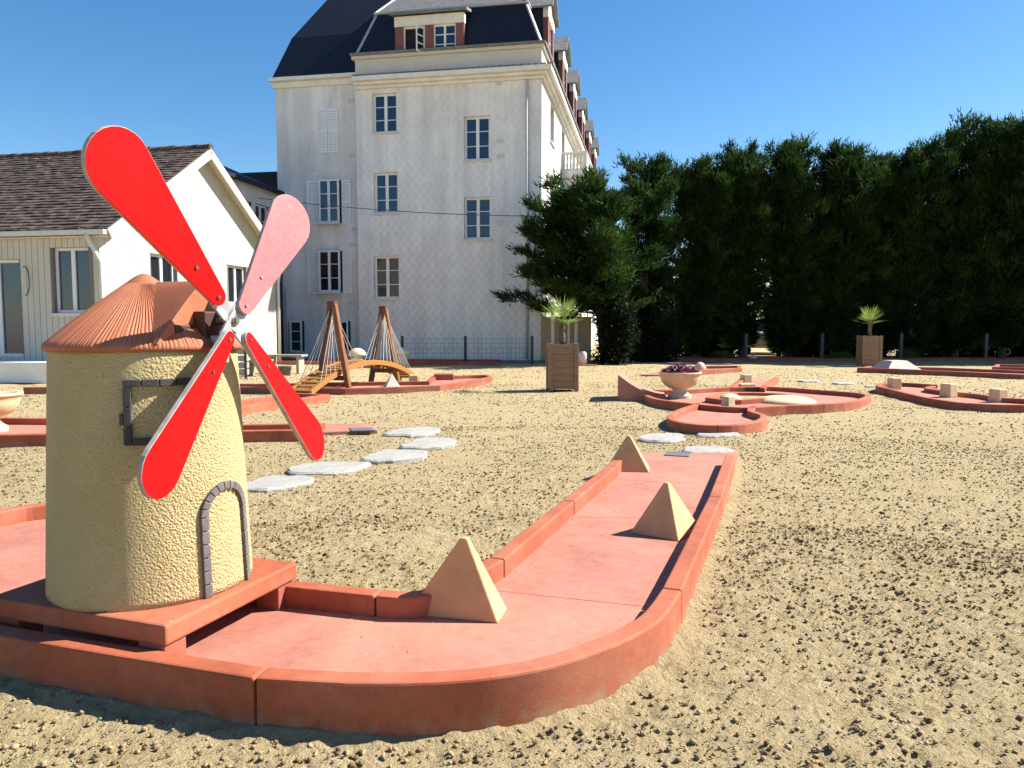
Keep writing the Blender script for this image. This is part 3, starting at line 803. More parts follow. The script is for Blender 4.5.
pyramid('small white pyramid at the foot of the far bridge trestle', G(391, 387, LS)+Vector((0, .1, 0)), .26, .22, R(20), .012, 1, 0, 'white_stone', .04, group=None)
pyramid('flat topped white pyramid block on the long straight lane at far right', G(901, 370.5, LS)+Vector((0, .3, 0)), .92, .24, R(4), .2, 1, 0, 'white_stone', .04, group=None)
def dome(name, label, px, py, z, rx, ry, h, mat, cat):
    p = G(px, py, z); q = Vector((p.x, p.y+ry, z)); mb = MB(Matrix.Translation(q) @ Matrix.Diagonal((rx, ry, h, 1)))
    mb.lathe([(1, 0)]+[(math.cos(k*math.pi/20), math.sin(k*math.pi/20)) for k in range(1, 10)]+[(.02, 1)], n=28)
    return tag(mb.build(name, M[mat], origin=q, smooth=True), label, cat)
dome('hump_obstacle', 'wide low cream hump on the right half of the eye shaped loop', 796, 405, LS, .42, .40, .10, 'cream', 'hump')
dome('dome_stone', 'pale dome stone on the pink lane behind the flower bowl', 701.5, 369.8, LS, .15, .15, .19, 'cream2', 'stone')
dome('dome_stone', 'pale boulder on the sand at the foot of the trees, right of the dome stone', 754, 361.6, 0, .18, .15, .20, 'cream2', 'stone')
dome('dome_stone', 'pale round stone inside the sand island of the eye shaped loop', 733, 400.5, LS+.02, .16, .14, .09, 'cream2', 'stone')
# ------------------------------------------------------------------ flagstones
def flag(label, x0, x1, y0, y1, seed):
    r = random.Random(seed); c = G((x0+x1)/2, (y0+y1)/2+1, .02)
    w = (G(x1, (y0+y1)/2, .02)-G(x0, (y0+y1)/2, .02)).length/2*.90; d = (G((x0+x1)/2, y0, .02)-G((x0+x1)/2, y1-3, .02)).length/2
    pts = []
    N = 26; ph = r.random()*6
    for k in range(N):
        t = 2*math.pi*k/N; q = abs(math.cos(t))**3.2+abs(math.sin(t))**3.2; rr = q**(-1/3.2)*(1+.06*math.sin(3*t+ph)+.04*math.sin(5*t+2*ph))*(1+r.uniform(-.045, .045))
        x, y = w*rr*math.cos(t), d*rr*math.sin(t); pts.append((c.x+x+y*.25, c.y+y))
    mb = MB(); N = len(pts)
    ins = offset(pts, .018)
    vs = [(p[0], p[1], -.03) for p in pts]+[(p[0], p[1], .018+r.uniform(-.004, .004)) for p in pts]+[(p[0], p[1], .032+r.uniform(-.003, .003)) for p in ins]
    fs = [(i, (i+1) % N, N+(i+1) % N, N+i) for i in range(N)]+[(N+i, N+(i+1) % N, 2*N+(i+1) % N, 2*N+i) for i in range(N)]+[tuple(range(2*N, 3*N))]
    mb.add(vs, fs); o = mb.build('stepping_stone', M['flag'], origin=(c.x, c.y, 0)); fixn(o)
    EXCL.append(pts)
    return tag(o, label, 'stepping stone', 'white stepping stones on the sand')
flag('white stepping stone nearest the windmill tower', 244, 309, 474, 490, 1)
flag('white stepping stone under the tip of the lower right sail', 289, 365, 460, 474, 2)
flag('third white stepping stone from the windmill, directly right of the sail tip one', 365, 426, 448, 461, 3)
flag('white stepping stone fourth from the windmill', 404, 456, 436, 448, 4)
flag('small white stepping stone farthest from the windmill in the left group', 387, 439, 425.5, 436, 5)
flag('white stepping stone behind the far pyramid, left of its pair', 638, 688, 431.5, 442, 6)
flag('thin white stepping stone close to the rounded lane', 694, 741, 428.5, 437, 7)
flag('white stepping stone touching the far end of the near lane', 679, 733, 444.5, 454, 8)
flag('far white stepping stone left of the pair between the loops', 797, 820, 377.5, 382, 9)
flag('far white stepping stone right of the pair between the loops', 832, 855, 380, 384.5, 10)
flag('far white stepping stone touching the curved lane at right', 864, 876, 383.5, 387, 11)
# ------------------------------------------------------------------ flower bowls
def bowl(label, c, sc, flowers):
    t = thing('flower_bowl', label, 'flower bowl', (c.x, c.y, c.z))
    mb = MB(); mb.lathe([(.02, 0), (.19*sc, 0), (.19*sc, .05), (.13*sc, .09), (.115*sc, .13), (.12*sc, .15), (.02, .15)], c, 40); mb.build('pedestal', M['cream2'], t, smooth=False, bevel=.006)
    mb = MB(); pr = [(.10, .145), (.17, .16), (.24, .20), (.29, .26), (.315, .32), (.325, .37), (.345, .375), (.345, .40), (.30, .40), (.285, .36), (.02, .35)]
    def fn(r, z, a):
        if .18 < z < .36 and r > .2: return (r*sc+.008*math.sin(a*16)*math.sin((z-.18)*60), z)
        return (r*sc, z)
    mb.lathe(pr, c, 96, fn); mb.build('bowl', M['cream'], t, smooth=True)
    if flowers:
        V = []; F = []; r = np.random.RandomState(3)
        for nm, mt, cnt, s_ in (('leaves', 'hedge_dark', 500, .035), ('petals', 'flower_m', 420, .028), ('pale_petals', 'flower_w', 160, .024)):
            a = r.rand(cnt)*6.28; q = np.sqrt(r.rand(cnt))*.30*sc; z = .38+r.rand(cnt)*.13*(1.2-q/.3)
            if nm != 'leaves': z += .02
            P = np.stack([c.x+q*np.cos(a), c.y+q*np.sin(a), c.z+z], 1)
            D = r.normal(size=(cnt, 3, 3)); D /= np.linalg.norm(D, axis=2, keepdims=True)
            VV = (P[:, None, :]+D*s_).reshape(-1, 3); npmesh(nm, VV, np.arange(cnt*3).reshape(-1, 3), M[mt], t)
    return t
c6 = G(681, 398.5, .04); c6.z = .04
bowl('cream stone bowl of magenta flowers on the eye shaped loop', Vector((c6.x, c6.y+.1, .035)), .93, True)
cL = Vector((-5.38, 7.75, .035)); bowl('cream dimpled stone bowl cut by the left edge of the photo', cL, .93, False)
# ------------------------------------------------------------------ cable bridge
MA, MBd = Vector((-3.045, 12.95, 0)), Vector((-2.50, 14.85, 0)); 
e0, e1 = Vector((-3.42, 12.2, 0)), Vector((-2.10, 15.55, 0)); dax = (e1-e0).normalized(); dpp = Vector((dax.y, -dax.x, 0))
cen = (e0+e1)/2; half = (e1-e0).length/2
br = thing('cable_bridge', 'small arched wooden bridge hung from two trestles with pale ropes', 'bridge', (cen.x, cen.y, 0))
def archz(s): return .03+.42*(1-(s/half)**2)
for side in (-1, 1):
    mb = MB(); N = 22; vs = []
    for i in range(N+1):
        s_ = -half+2*half*i/N; q = cen+dax*s_+dpp*side*.2
        for w_, z in ((-.03, 0), (.03, 0), (.03, .09), (-.03, .09)): p = q+dpp*w_; vs.append((p.x, p.y, archz(s_)+z-.02))
    fs = [(i*4+k, i*4+(k+1) % 4, i*4+4+(k+1) % 4, i*4+4+k) for i in range(N) for k in range(4)]+[(0, 1, 2, 3), (N*4+3, N*4+2, N*4+1, N*4)]
    mb.add(vs, fs); fixn(mb.build('beam', M['wood_x'], br, bevel=.004))
mb = MB()
for i in range(27):
    s_ = -half+.06+(2*half-.12)*i/26; a = cen+dax*s_; z = archz(s_)+.045
    sl = -.84*s_/half**2
    rt = Matrix((dpp, (dax+Vector((0, 0, sl))).normalized(), dpp.cross((dax+Vector((0, 0, sl))).normalized()))).transposed()
    mb.box((a.x, a.y, z), (.33, .085, .02), rt)
mb.build('deck', M['wood_x'], br, bevel=.003)
for mid, ztop, zc in ((MA, 1.50, .28), (MBd, 1.47, .30)):
    fr = mid+dpp*.31; fl = mid-dpp*.31
    top = Vector((mid.x, mid.y, ztop))
    mb = MB(); mb.beam(fr, top+dpp*.035, .085, .075, dax); o = mb.build('trestle_leg', M['wood'], br, bevel=.004)
    mb = MB(); mb.beam(fl, top-dpp*.035, .085, .075, dax); mb.build('trestle_leg', M['wood_dark'], br, bevel=.004)
    mb = MB(); mb.beam(fr.lerp(top, zc/ztop*.9)+Vector((0, 0, 0)), fl.lerp(top, zc/ztop*.9), .06, .08); mb.build('crossbar', M['wood_dark'], br, bevel=.004)
    mb = MB(); mb.box(top+Vector((0, 0, .02)), (.15, .12, .07), Matrix.Rotation(math.atan2(dpp.y, dpp.x), 3, 'Z')); mb.build('cap', M['wood_dark'], br, bevel=.005)
    smid = (mid-cen).dot(dax)
    ro_ = MB()
    for side in (-1, 1):
        for k in range(9):
            s_ = smid+(-1 if mid is MA else -1)*0+(-.55+1.10*k/8)
            s_ = max(-half+.05, min(half-.05, s_))
            q = cen+dax*s_+dpp*side*.2; q.z = archz(s_)+.07
            ro_.tube([top-Vector((0, 0, .04+.008*k))+dpp*side*.03, q], .006, 5)
    ro_.build('ropes', M['rope'], br)
# ------------------------------------------------------------------ stone mushrooms
def mushroom(label, p, s_):
    t = thing('stone_mushroom', label, 'mushroom', (p.x, p.y, 0), 0, 'cream stone mushrooms')
    mb = MB(); mb.lathe([(.02, 0), (.16*s_, 0), (.15*s_, .1), (.13*s_, .28*s_), (.12*s_, .36*s_), (.02, .36*s_)], p, 24); mb.build('stem', M['cream2'], t, smooth=True)
    mb = MB(); mb.lathe([(.02, .33*s_), (.20*s_, .34*s_), (.245*s_, .35*s_), (.24*s_, .40*s_), (.19*s_, .48*s_), (.10*s_, .54*s_), (.01, .555*s_)], p, 28); mb.build('cap', M['cream2'], t, smooth=True)
mushroom('brighter stone mushroom, seen between the two bridge trestles', G(357.5, 368.0, 0), 1.0)
mushroom('duller stone mushroom right of the bridge, beside a dark post', G(402.5, 366.5, 0), 1.0)
# ------------------------------------------------------------------ palms in wooden planters
def planter_tree():
    t = thing('wooden_planter', '', 'planter', (0, 0, 0))
    w, h = .26, .82
    for k in range(4):
        Mx = Matrix.Rotation(k*math.pi/2, 4, 'Z'); mb = MB(Mx)
        for i in range(6): mb.bb(-w+.07, w-.07, -w+.022, -w+.045, .07+i*.115, .07+i*.115+.112)
        mb.bb(-w+.068, w-.068, -w+.010, -w+.04, h-.075, h-.005); mb.bb(-w+.068, w-.068, -w+.010, -w+.04, .04, .085)
        mb.build('panel', M['planter'], t, bevel=.003)
        mb = MB(Mx); mb.bb(-w, -w+.075, -w, -w+.075, 0, h+.01); mb.build('corner_post', M['planter'], t, bevel=.005)
    mb = MB(); mb.bb(-w+.05, w-.05, -w+.05, w-.05, .1, h-.05); mb.build('soil', M['soil'], t)
    return t
def palm_tree():
    t = thing('palm', '', 'palm', (0, 0, 0))
    mb = MB(); r = random.Random(5)
    pts = [(0, 0, -.05), (.01, 0, .12), (0, .01, .25), (.015, 0, .36)]; mb.tube(pts, [.035, .042, .040, .03], 12)
    for i in range(60):
        a = r.random()*6.28; z = r.uniform(0, .36); d = Vector((math.cos(a), math.sin(a), 0)); p = Vector((0, 0, z))+d*.03
        mb.tube([p, p+d*.035+Vector((0, 0, .045))], [.008, .003], 4)
    mb.build('trunk', M['palm_trunk'], t)
    V = []; F = []; st = MB()
    for i in range(14):
        a = i*2.4+r.uniform(-.3, .3); el = R(r.uniform(38, 84)) if i > 3 else R(r.uniform(5, 30))
        d = Vector((math.cos(a)*math.cos(el), math.sin(a)*math.cos(el), math.sin(el)))
        p0 = Vector((0, 0, .33)); L = r.uniform(.12, .26); p1 = p0+d*L; st.tube([p0, p0+d*L*.5+Vector((0, 0, .015)), p1], .006, 5)
        side = d.cross(Vector((0, 0, 1))).normalized(); up = side.cross(d)
        nb = 10
        for k in range(nb):
            b = R(-46+92*k/(nb-1))+r.gauss(0, .05); dd = (d*math.cos(b)+side*math.sin(b)+up*.1).normalized(); ll = r.uniform(.30, .44)*(1-.25*abs(math.sin(b)))
            wv = dd.cross(up).normalized()*.007
            q1 = p1+dd*ll*.6+up*.01; q2 = p1+dd*ll+Vector((0, 0, -.03*r.uniform(.2, 1.6)))
            n = len(V); V += [p1, q1-wv, q1+wv, q2]; F += [(n, n+1, n+2), (n+1, n+3, n+2)]
    st.build('stalks', M['palm'], t)
    npmesh('fronds', np.array([tuple(q) for q in V]), np.array(F), M['palm'], t)
    return t
pn = G(563, 391.5, 0); pn.y += .27
pf = G(873.5, 366.5, 0); pf.y += .3
P1 = planter_tree(); place(P1, (pn.x, pn.y, 0), R(3)); tag(P1, 'near brown wooden planter box with a palm, standing on open sand', 'planter', 'wooden planters')
P2 = copy_tree(P1); place(P2, (pf.x, pf.y, 0), R(-6), 1.06); tag(P2, 'far brown wooden planter box with a palm, standing before the dark cypresses', 'planter')
Q1 = palm_tree(); place(Q1, (pn.x, pn.y, .77), 0, 1.12); tag(Q1, 'young fan palm growing in the near wooden planter', 'palm', 'fan palms in planters')
Q2 = copy_tree(Q1); place(Q2, (pf.x, pf.y, .82), 1.9, 1.16); tag(Q2, 'young fan palm growing in the far wooden planter', 'palm')
# ================================================================== CABIN
cl_ = Vector((-8.55, 15.9, 0)); 
cR = Vector((-7.22, 23.2, 0)); gdir = (cR-cl_).normalized(); gl_ = (cR-cl_).length
az = math.atan2(gdir.y, gdir.x)
CB = Matrix.Translation(cl_) @ Matrix.Rotation(az, 4, 'Z')        # local x along gable, +y = to the left (front wall runs along +y)
gn = Vector((gdir.y, -gdir.x, 0))
cab = thing('cabin', 'low cream weatherboard cabin with brown tiled gable roof', 'building', tuple(cl_), az)
EZ = PL(108, 231, cl_, Vector((0, 1, 0))).z+.06                       # eave height
RZ = EZ+gl_/2*math.tan(R(32.9)); FL = 9.0
def gpix(px, py):                                                 # point on the gable wall in local coordinates
    p = PL(px, py, cl_, gn); q = CB.inverted() @ p; return q.x, q.z
def fpix(px, py):
    p = PL(px, py, cl_, gdir); q = CB.inverted() @ p; return q.y, q.z
def grect(x0, x1, y0, y1, fn):
    a, za = fn(x0, y0); b, zb = fn(x1, y0); c, zc = fn(x0, y1); return (min(a, b), max(a, b), zc, za)
g_w1 = gpix(150, 252); g_w1b = gpix(176, 283)
gw = []
a = gpix(150.5, 253); b = gpix(176, 253); gw.append((a[0], b[0], a[1]-1.05, a[1]))
a = gpix(228, 266); b = gpix(246, 266); gw.append((a[0], b[0], gw[0][3]-1.05, gw[0][3]))
fa = fpix(88, 247); fb = fpix(52, 247); fz = fpix(70, 313)[1]; fw = [(fa[0], fb[0], fz, fa[1])]
da = fpix(19, 259); db = fpix(-30, 259); dz = fpix(10, 357)[1]; fw.append((da[0], db[0], max(dz, .38), da[1]))
bd = MB(CB); BW = .145
def topz(x): return EZ-.02+min(x, gl_-x)*math.tan(R(32.9))
x = 0.0
while x < gl_-.01:
    x1 = min(x+BW-.012, gl_); spans = [(0.0, None)]
    for (h0, h1, z0, z1) in gw:
        if x1 > h0+.01 and x < h1-.01: spans = [(0.0, z0), (z1, None)]
    for a, b in spans:
        za = topz(x) if b is None else b; zb = topz(x1) if b is None else b
        bd.add([(x, -.022, a), (x1, -.022, a), (x1, -.022, zb), (x, -.022, za), (x, 0, a), (x1, 0, a), (x1, 0, zb), (x, 0, za)],
               [(0, 1, 2, 3), (0, 3, 7, 4), (1, 5, 6, 2), (3, 2, 6, 7), (0, 4, 5, 1)])
    x += BW
bk = MB(CB)
def cells(mbx, u0, u1, z0, z1, holes, fn):
    us = sorted(set([u0, u1]+[h[0] for h in holes]+[h[1] for h in holes])); zs = sorted(set([z0, z1]+[h[2] for h in holes]+[h[3] for h in holes]))
    us = [u for u in us if u0 <= u <= u1]; zs = [z for z in zs if z0 <= z <= z1]
    for i in range(len(us)-1):
        for j in range(len(zs)-1):
            mu, mz = (us[i]+us[i+1])/2, (zs[j]+zs[j+1])/2
            if any(h[0] < mu < h[1] and h[2] < mz < h[3] for h in holes): continue
            mbx.add([fn(us[i], zs[j]), fn(us[i+1], zs[j]), fn(us[i+1], zs[j+1]), fn(us[i], zs[j+1])], [(0, 1, 2, 3)])
cells(bk, 0, gl_, 0, EZ-.03, gw, lambda u, z: (u, .0015, z))
bk.add([(0, .0015, EZ-.03), (gl_, .0015, EZ-.03), (gl_/2, .0015, RZ-.03)], [(0, 1, 2)])
cells(bk, 0, FL, 0, EZ-.03, fw, lambda u, z: (-.0-.0+.0015, u, z))
for (h0, h1, z0, z1) in gw:
    bk.add([(h0, 0, z0), (h1, 0, z0), (h1, 0, z1), (h0, 0, z1), (h0, .16, z0), (h1, .16, z0), (h1, .16, z1), (h0, .16, z1)], [(0, 1, 5, 4), (1, 2, 6, 5), (2, 3, 7, 6), (3, 0, 4, 7)])
for (h0, h1, z0, z1) in fw:
    bk.add([(0, h0, z0), (0, h1, z0), (0, h1, z1), (0, h0, z1), (.16, h0, z0), (.16, h1, z0), (.16, h1, z1), (.16, h0, z1)], [(0, 1, 5, 4), (1, 2, 6, 5), (2, 3, 7, 6), (3, 0, 4, 7)])
bk.build('wall_backing', M['gap'], cab)
y = 0.0
while y < FL:
    y1 = y+BW-.012; spans = [(0.0, EZ-.03)]
    for (h0, h1, z0, z1) in fw:
        if y1 > h0+.01 and y < h1-.01: spans = ([(0.0, z0)] if z0 > .05 else [])+[(z1, EZ-.03)]
    for a, b in spans:
        bd.add([(-.022, y, a), (-.022, y1, a), (-.022, y1, b), (-.022, y, b), (0, y, a), (0, y1, a), (0, y1, b), (0, y, b)],
               [(3, 2, 1, 0), (4, 7, 3, 0), (2, 6, 5, 1), (7, 6, 2, 3), (1, 5, 4, 0)])
    y += BW
# corner boards, and rear walls closing the volume
bd.bb(-.035, .10, -.035, -.005, 0, EZ-.06); bd.bb(-.036, -.005, -.005, .10, 0, EZ-.06); bd.bb(gl_-.08, gl_+.03, -.036, .06, 0, EZ-.06)
bd.bb(gl_-.02, gl_, .02, FL, 0, EZ); bd.bb(.02, gl_-.02, FL-.02, FL, 0, EZ)
bd.build('wall', M['board'], cab)
def win(frame, M_, rect, axis, parent, rows=1, leaves=2, glass='glass', depth=.12, fw_=.05, sill=True, mat='white_frame', name='window', bar=.025, curtain=False):
    """axis 'x': wall in local XZ facing -Y; axis 'y': wall in local YZ facing -X"""
    u0, u1, z0, z1 = rect
    if axis == 'x': T = lambda u, d, z: (u, d, z)
    elif axis == 'y': T = lambda u, d, z: (d, u, z)
    else: T = lambda u, d, z: (-d, u, z)                           # wall facing +X
    mb = MB(M_)
    def bx(a, b, d0, d1, c, d):
        p, q = T(a, d0, c), T(b, d1, d)
        mb.bb(min(p[0], q[0]), max(p[0], q[0]), min(p[1], q[1]), max(p[1], q[1]), c, d)
    D = depth
    bx(u0, u1, D-.02, D+.03, z1-fw_, z1); bx(u0, u1, D-.02, D+.03, z0, z0+fw_)
    bx(u0, u0+fw_, D-.021, D+.03, z0+fw_, z1-fw_); bx(u1-fw_, u1, D-.021, D+.03, z0+fw_, z1-fw_)
    for k in range(1, leaves):
        uc = u0+(u1-u0)*k/leaves; bx(uc-fw_*.75, uc+fw_*.75, D-.024, D+.028, z0+fw_, z1-fw_)
    for j in range(1, rows):
        zc = z0+(z1-z0)*j/rows; bx(u0+fw_, u1-fw_, D-.012, D+.02, zc-bar/2, zc+bar/2)
    o = mb.build(name, M[mat], parent)
    mb = MB(M_); bx2 = lambda *a: None
    p = [T(u0+.01, D+.012, z0+.01), T(u1-.01, D+.012, z0+.01), T(u1-.01, D+.012, z1-.01), T(u0+.01, D+.012, z1-.01)]
    mb.add(p, [(0, 1, 2, 3)]); mb.build('pane', M[glass], o)
    if sill:
        mb = MB(M_); p, q = T(u0-.05, -.06, z0-.07), T(u1+.05, D, z0-.003)
        mb.bb(min(p[0], q[0]), max(p[0], q[0]), min(p[1], q[1]), max(p[1], q[1]), z0-.07, z0-.003); mb.build('sill', M['white'], o, bevel=.008)
    return o
for rct in gw: win(cab, CB, rct, 'x', cab, 1, 2, 'glass_dark', .10, .06)
win(cab, CB, fw[0], 'y', cab, 1, 2, 'glass', .10, .06)
o = win(cab, CB, fw[1], 'y', cab, 1, 2, 'glass', .10, .07, False, name='glazed_door')
# roof: courses of plain tiles
pitch = R(32.9); cth, sth = math.cos(pitch), math.sin(pitch)
OV = .30; RL = (gl_/2+.14)/cth
tl = MB(CB); r = random.Random(4)
def rp(side, s_, y_, h_):                                           # side -1 front slope
    xx = gl_/2+side*s_*cth; zz = RZ-s_*sth+.06
    return (xx+side*h_*sth, y_, zz+h_*cth)
nc = int(RL/.155)
for side in (-1, 1):
    for i in range(nc+1):
        s0 = i*.155; s1 = s0+.19
        s1 = min(s1, RL+.02); y_ = -.32
        while y_ < (FL if side < 0 else 2.5):
            w_ = r.uniform(.15, .19); lift = r.uniform(.022, .040); dr = r.uniform(-.008, .012)
            a = rp(side, s0, y_, .006); b = rp(side, s0, y_+w_-.004, .006); c = rp(side, s1+dr, y_+w_-.004, lift); d = rp(side, s1+dr, y_, lift+r.uniform(-.004, .004))
            a2, b2, c2, d2 = [rp(side, q, yy, hq) for q, yy, hq in ((s0, y_, -.012), (s0, y_+w_-.004, -.012), (s1+dr, y_+w_-.004, lift-.016), (s1+dr, y_, lift-.016))]
            tl.add([a, b, c, d, a2, b2, c2, d2], [(0, 1, 2, 3), (7, 6, 5, 4), (3, 2, 6, 7), (0, 3, 7, 4), (1, 5, 6, 2)])
            y_ += w_
rf = tl.build('roof', M['tile'], cab)
mb = MB(CB); y_ = -.33
while y_ < FL:
    q = r.uniform(-.008, .012); mb.tube([(gl_/2, y_, RZ+.055+q), (gl_/2, y_+.37, RZ+.045+q)], [.10, .085], 10); y_ += .33
mb.build('ridge_tiles', M['tile'], rf)
mb = MB(CB)                                                          # roof deck under tiles, white soffit
for side in (-1, 1):
    a, b, c, d = [rp(side, q, yy, -.03) for q, yy in ((0, -.28), (0, FL), (RL-.02, FL), (RL-.02, -.28))]
    e, f_, g_, h_ = [rp(side, q, yy, -.06) for q, yy in ((0, -.28), (0, FL), (RL-.02, FL), (RL-.02, -.28))]
    mb.add([a, b, c, d, e, f_, g_, h_], [(0, 1, 2, 3), (7, 6, 5, 4), (3, 2, 6, 7), (0, 3, 7, 4)])
fixn(mb.build('soffit', M['board'], rf))
mb = MB(CB)                                                          # rake boards
for side in (-1, 1):
    pts = [rp(side, q, 0, hh_) for q, hh_ in ((0, -.02), (RL, -.02), (RL, -.22), (0, -.22))]
    vs = [(p[0], -.335, p[2]) for p in pts]+[(p[0], -.30, p[2]) for p in pts]
    mb.add(vs, [(0, 1, 2, 3), (7, 6, 5, 4), (0, 4, 5, 1), (2, 6, 7, 3), (1, 5, 6, 2), (0, 3, 7, 4)])
fixn(mb.build('barge_board', M['white'], rf))
mb = MB(CB)
zg = RZ-RL*sth+.0
mb.bb(gl_/2-RL*cth-.10, gl_/2-RL*cth+.005, -.30, FL, zg-.06, zg+.035)
mb.bb(gl_/2-RL*cth+.02, -.03, -.25, FL, zg-.10, zg-.07)
mb.build('gutter', M['white'], cab, bevel=.01)
mb = MB(CB)
mb.tube([(-.20, .12, zg-.03), (-.20, .10, zg-.12), (-.08, -.09, zg-.62), (-.08, -.09, .05)], .045, 10)
mb.build('downpipe', M['white'], cab, smooth=True)
mb = MB(CB); mb.tube([(gl_+.22, -.12, zg-.0), (gl_+.20, -.12, zg-.15), (gl_+.10, -.09, zg-.62), (gl_+.10, -.09, .05)], .045, 10); mb.build('downpipe', M['white'], cab, smooth=True)
# wrought wire hook on the front wall
mb = MB(CB); hy, hz = fpix(27, 281); mb.tube([(-.05, hy+.16*math.cos(t)*.6, hz+.30*math.sin(t)) for t in [R(70+10*k) for k in range(22)]], .009, 6); mb.build('wall_hook', M['wire'], cab)
# step block before the door
st = MB(CB); sy0 = fpix(49, 375)[0]
s0 = G(48, 383.5, 0); q = CB.inverted() @ s0
st.bb(q.x, -.03, q.y, FL+.5, 0, PL(40, 362.5, s0, gdir).z)
ob = st.build('door_step', M['step'], None, origin=tuple(CB @ Vector((-.6, 2.6, 0))), bevel=.01); tag(ob, 'low white concrete step below the cabin door', 'step')
fp_ = CB @ Vector((-.40, q.y-.18, 0))
t = thing('flower_pot', 'dark pot of purple flowers against the cabin wall beside the white step', 'flower pot', tuple(fp_))
mb = MB(); mb.lathe([(.02, 0), (.13, 0), (.16, .26), (.02, .26)], fp_, 20); mb.build('pot', M['potgrey'], t, smooth=True)
rr2 = np.random.RandomState(8); cnt = 500; D = rr2.normal(size=(cnt, 3)); D /= np.linalg.norm(D, axis=1, keepdims=True); P = np.array(fp_)+np.array([0, 0, .42])+D*np.array([.24, .24, .2])*rr2.rand(cnt, 1)**.4
E_ = rr2.normal(size=(cnt, 3, 3)); E_ /= np.linalg.norm(E_, axis=2, keepdims=True)
npmesh('foliage', (P[:, None]+E_*.035).reshape(-1, 3), np.arange(cnt*3).reshape(-1, 3), M['bag'], t)
# bench, table, crate stack and tub beside the cabin
def bench(label, c, L, rz, h=.46):
    t = thing('garden_bench', label, 'bench', (c.x, c.y, 0), rz, 'weathered benches beside the cabin')
    Mx = W[t]; mb = MB(Mx); mb.bb(-L/2, L/2, -.19, -.005, h-.045, h); mb.bb(-L/2, L/2, .005, .19, h-.045, h); mb.build('seat', M['bench'], t, bevel=.005)
    for sx in (-1, 1):
        mb = MB(Mx); mb.bb(sx*(L/2-.12)-.035, sx*(L/2-.12)+.035, -.16, .16, 0, h-.046); mb.build('leg', M['bench'], t, bevel=.005)
bench('weathered wooden bench beside the cabin gable with a grey tub below', G(284, 374, 0)+Vector((0, .2, 0)), .95, R(-8))
bench('low weathered bench partly hidden behind the lower right sail', G(255, 376.5, 0)+Vector((0, .2, 0)), .60, R(-8), .38)
p = G(285, 375.5, 0)
mb = MB(); mb.lathe([(.02, 0), (.11, 0), (.15, .20), (.165, .20), (.165, .225), (.14, .225), (.11, .05), (.02, .05)], p, 24); tag(mb.build('plastic_tub', M['potgrey'], origin=p, smooth=True), 'round grey tub under the bench', 'tub')
p = G(241.5, 379, 0); t = thing('slatted_stand', 'narrow pale slatted stand seen right of the windmill tower', 'stand', tuple(p))
mb = MB()
for k in range(5): mb.bb(p.x-.13, p.x+.07, p.y, p.y+.3, .08+k*.15, .20+k*.15)
mb.build('slats', M['bench'], t, bevel=.004)
mb = MB(); mb.bb(p.x+.075, p.x+.12, p.y-.02, p.y+.02, 0, .83); mb.bb(p.x-.19, p.x-.14, p.y-.02, p.y+.02, 0, .83); mb.build('post', M['post'], t)
# ================================================================== BIG HOUSE
C = G(541, 361.2, 0); BE = R(10.5)
BF = Matrix.Translation(C) @ Matrix.Rotation(-BE, 4, 'Z'); BFi = BF.inverted()
fn_ = Vector((-math.sin(BE), -math.cos(BE), 0)); fr_ = Vector((math.cos(BE), -math.sin(BE), 0)); fb_ = -fn_
def FP(px, py, y=0.0):                                              # facade point in local coordinates at depth y
    p = BFi @ PL(px, py, C+fb_*y, fn_); return p
def FR_(x0, x1, y0, y1, y=0.0):
    a = FP(x0, (y0+y1)/2, y); b = FP(x1, (y0+y1)/2, y); m = (x0+x1)/2; return (a.x, b.x, FP(m, y1, y).z, FP(m, y0, y).z)
hs = thing('big_house', 'tall white four storey house with dark mansard roof and diamond pattern wall', 'building', tuple(C), -BE)
XL = FP(358, 250).x; SB = .35; XW = FP(279, 250, SB).x; DEP = 27.0
zc0 = FP(541, 76).z; zc1 = FP(541, 68).z; ze = FP(541, 44).z
holes = [FR_(372.5, 397, 93, 132.5), FR_(374, 398, 172.5, 213), FR_(374, 399.5, 256, 298.5), FR_(464, 490, 116, 160), FR_(464, 491, 197, 239)]
def wallx(mbx, x0, x1, z0, z1, hl, y, rev=.20):
    cells(mbx, x0, x1, z0, z1, hl, lambda u, z: (u, y, z))
    for (h0, h1, q0, q1) in hl:
        mbx.add([(h0, y, q0), (h1, y, q0), (h1, y, q1), (h0, y, q1), (h0, y+rev, q0), (h1, y+rev, q0), (h1, y+rev, q1), (h0, y+rev, q1)], [(0, 1, 5, 4), (1, 2, 6, 5), (2, 3, 7, 6), (3, 0, 4, 7)])
mb = MB(BF); wallx(mb, XL, 0, 0, zc0, holes, 0); mb.build('front_wall', M['facade'], hs)
for k_, h_ in enumerate(holes): win(hs, BF, h_, 'x', hs, 3, 2, 'glass' if k_ != 2 else 'glass_dark', .14, .07)
wz = zc1+.0
lw = [FR_(321.5, 341.5, 180.5, 223.5, SB), FR_(321.5, 342.5, 251, 292, SB), FR_(293, 304.5, 321, 351.5, SB), FR_(343, 350.5, 321, 351, SB)]
zlw = FP(318, 80, SB).z
mb = MB(BF); wallx(mb, XW, XL, 0, zlw, lw, SB); mb.add([(XL, 0, 0), (XL, SB, 0), (XL, SB, zlw+.3), (XL, 0, zlw+.3)], [(0, 1, 2, 3)])
mb.build('wing_wall', M['render'], hs)
win(hs, BF, lw[0], 'x', hs, 3, 2, 'glass', .14, .06); win(hs, BF, lw[1], 'x', hs, 3, 2, 'glass_dark', .14, .06)
win(hs, BF, lw[2], 'x', hs, 3, 1, 'glass_dark', .14, .05, False); win(hs, BF, lw[3], 'x', hs, 2, 1, 'glass_dark', .14, .05, False)
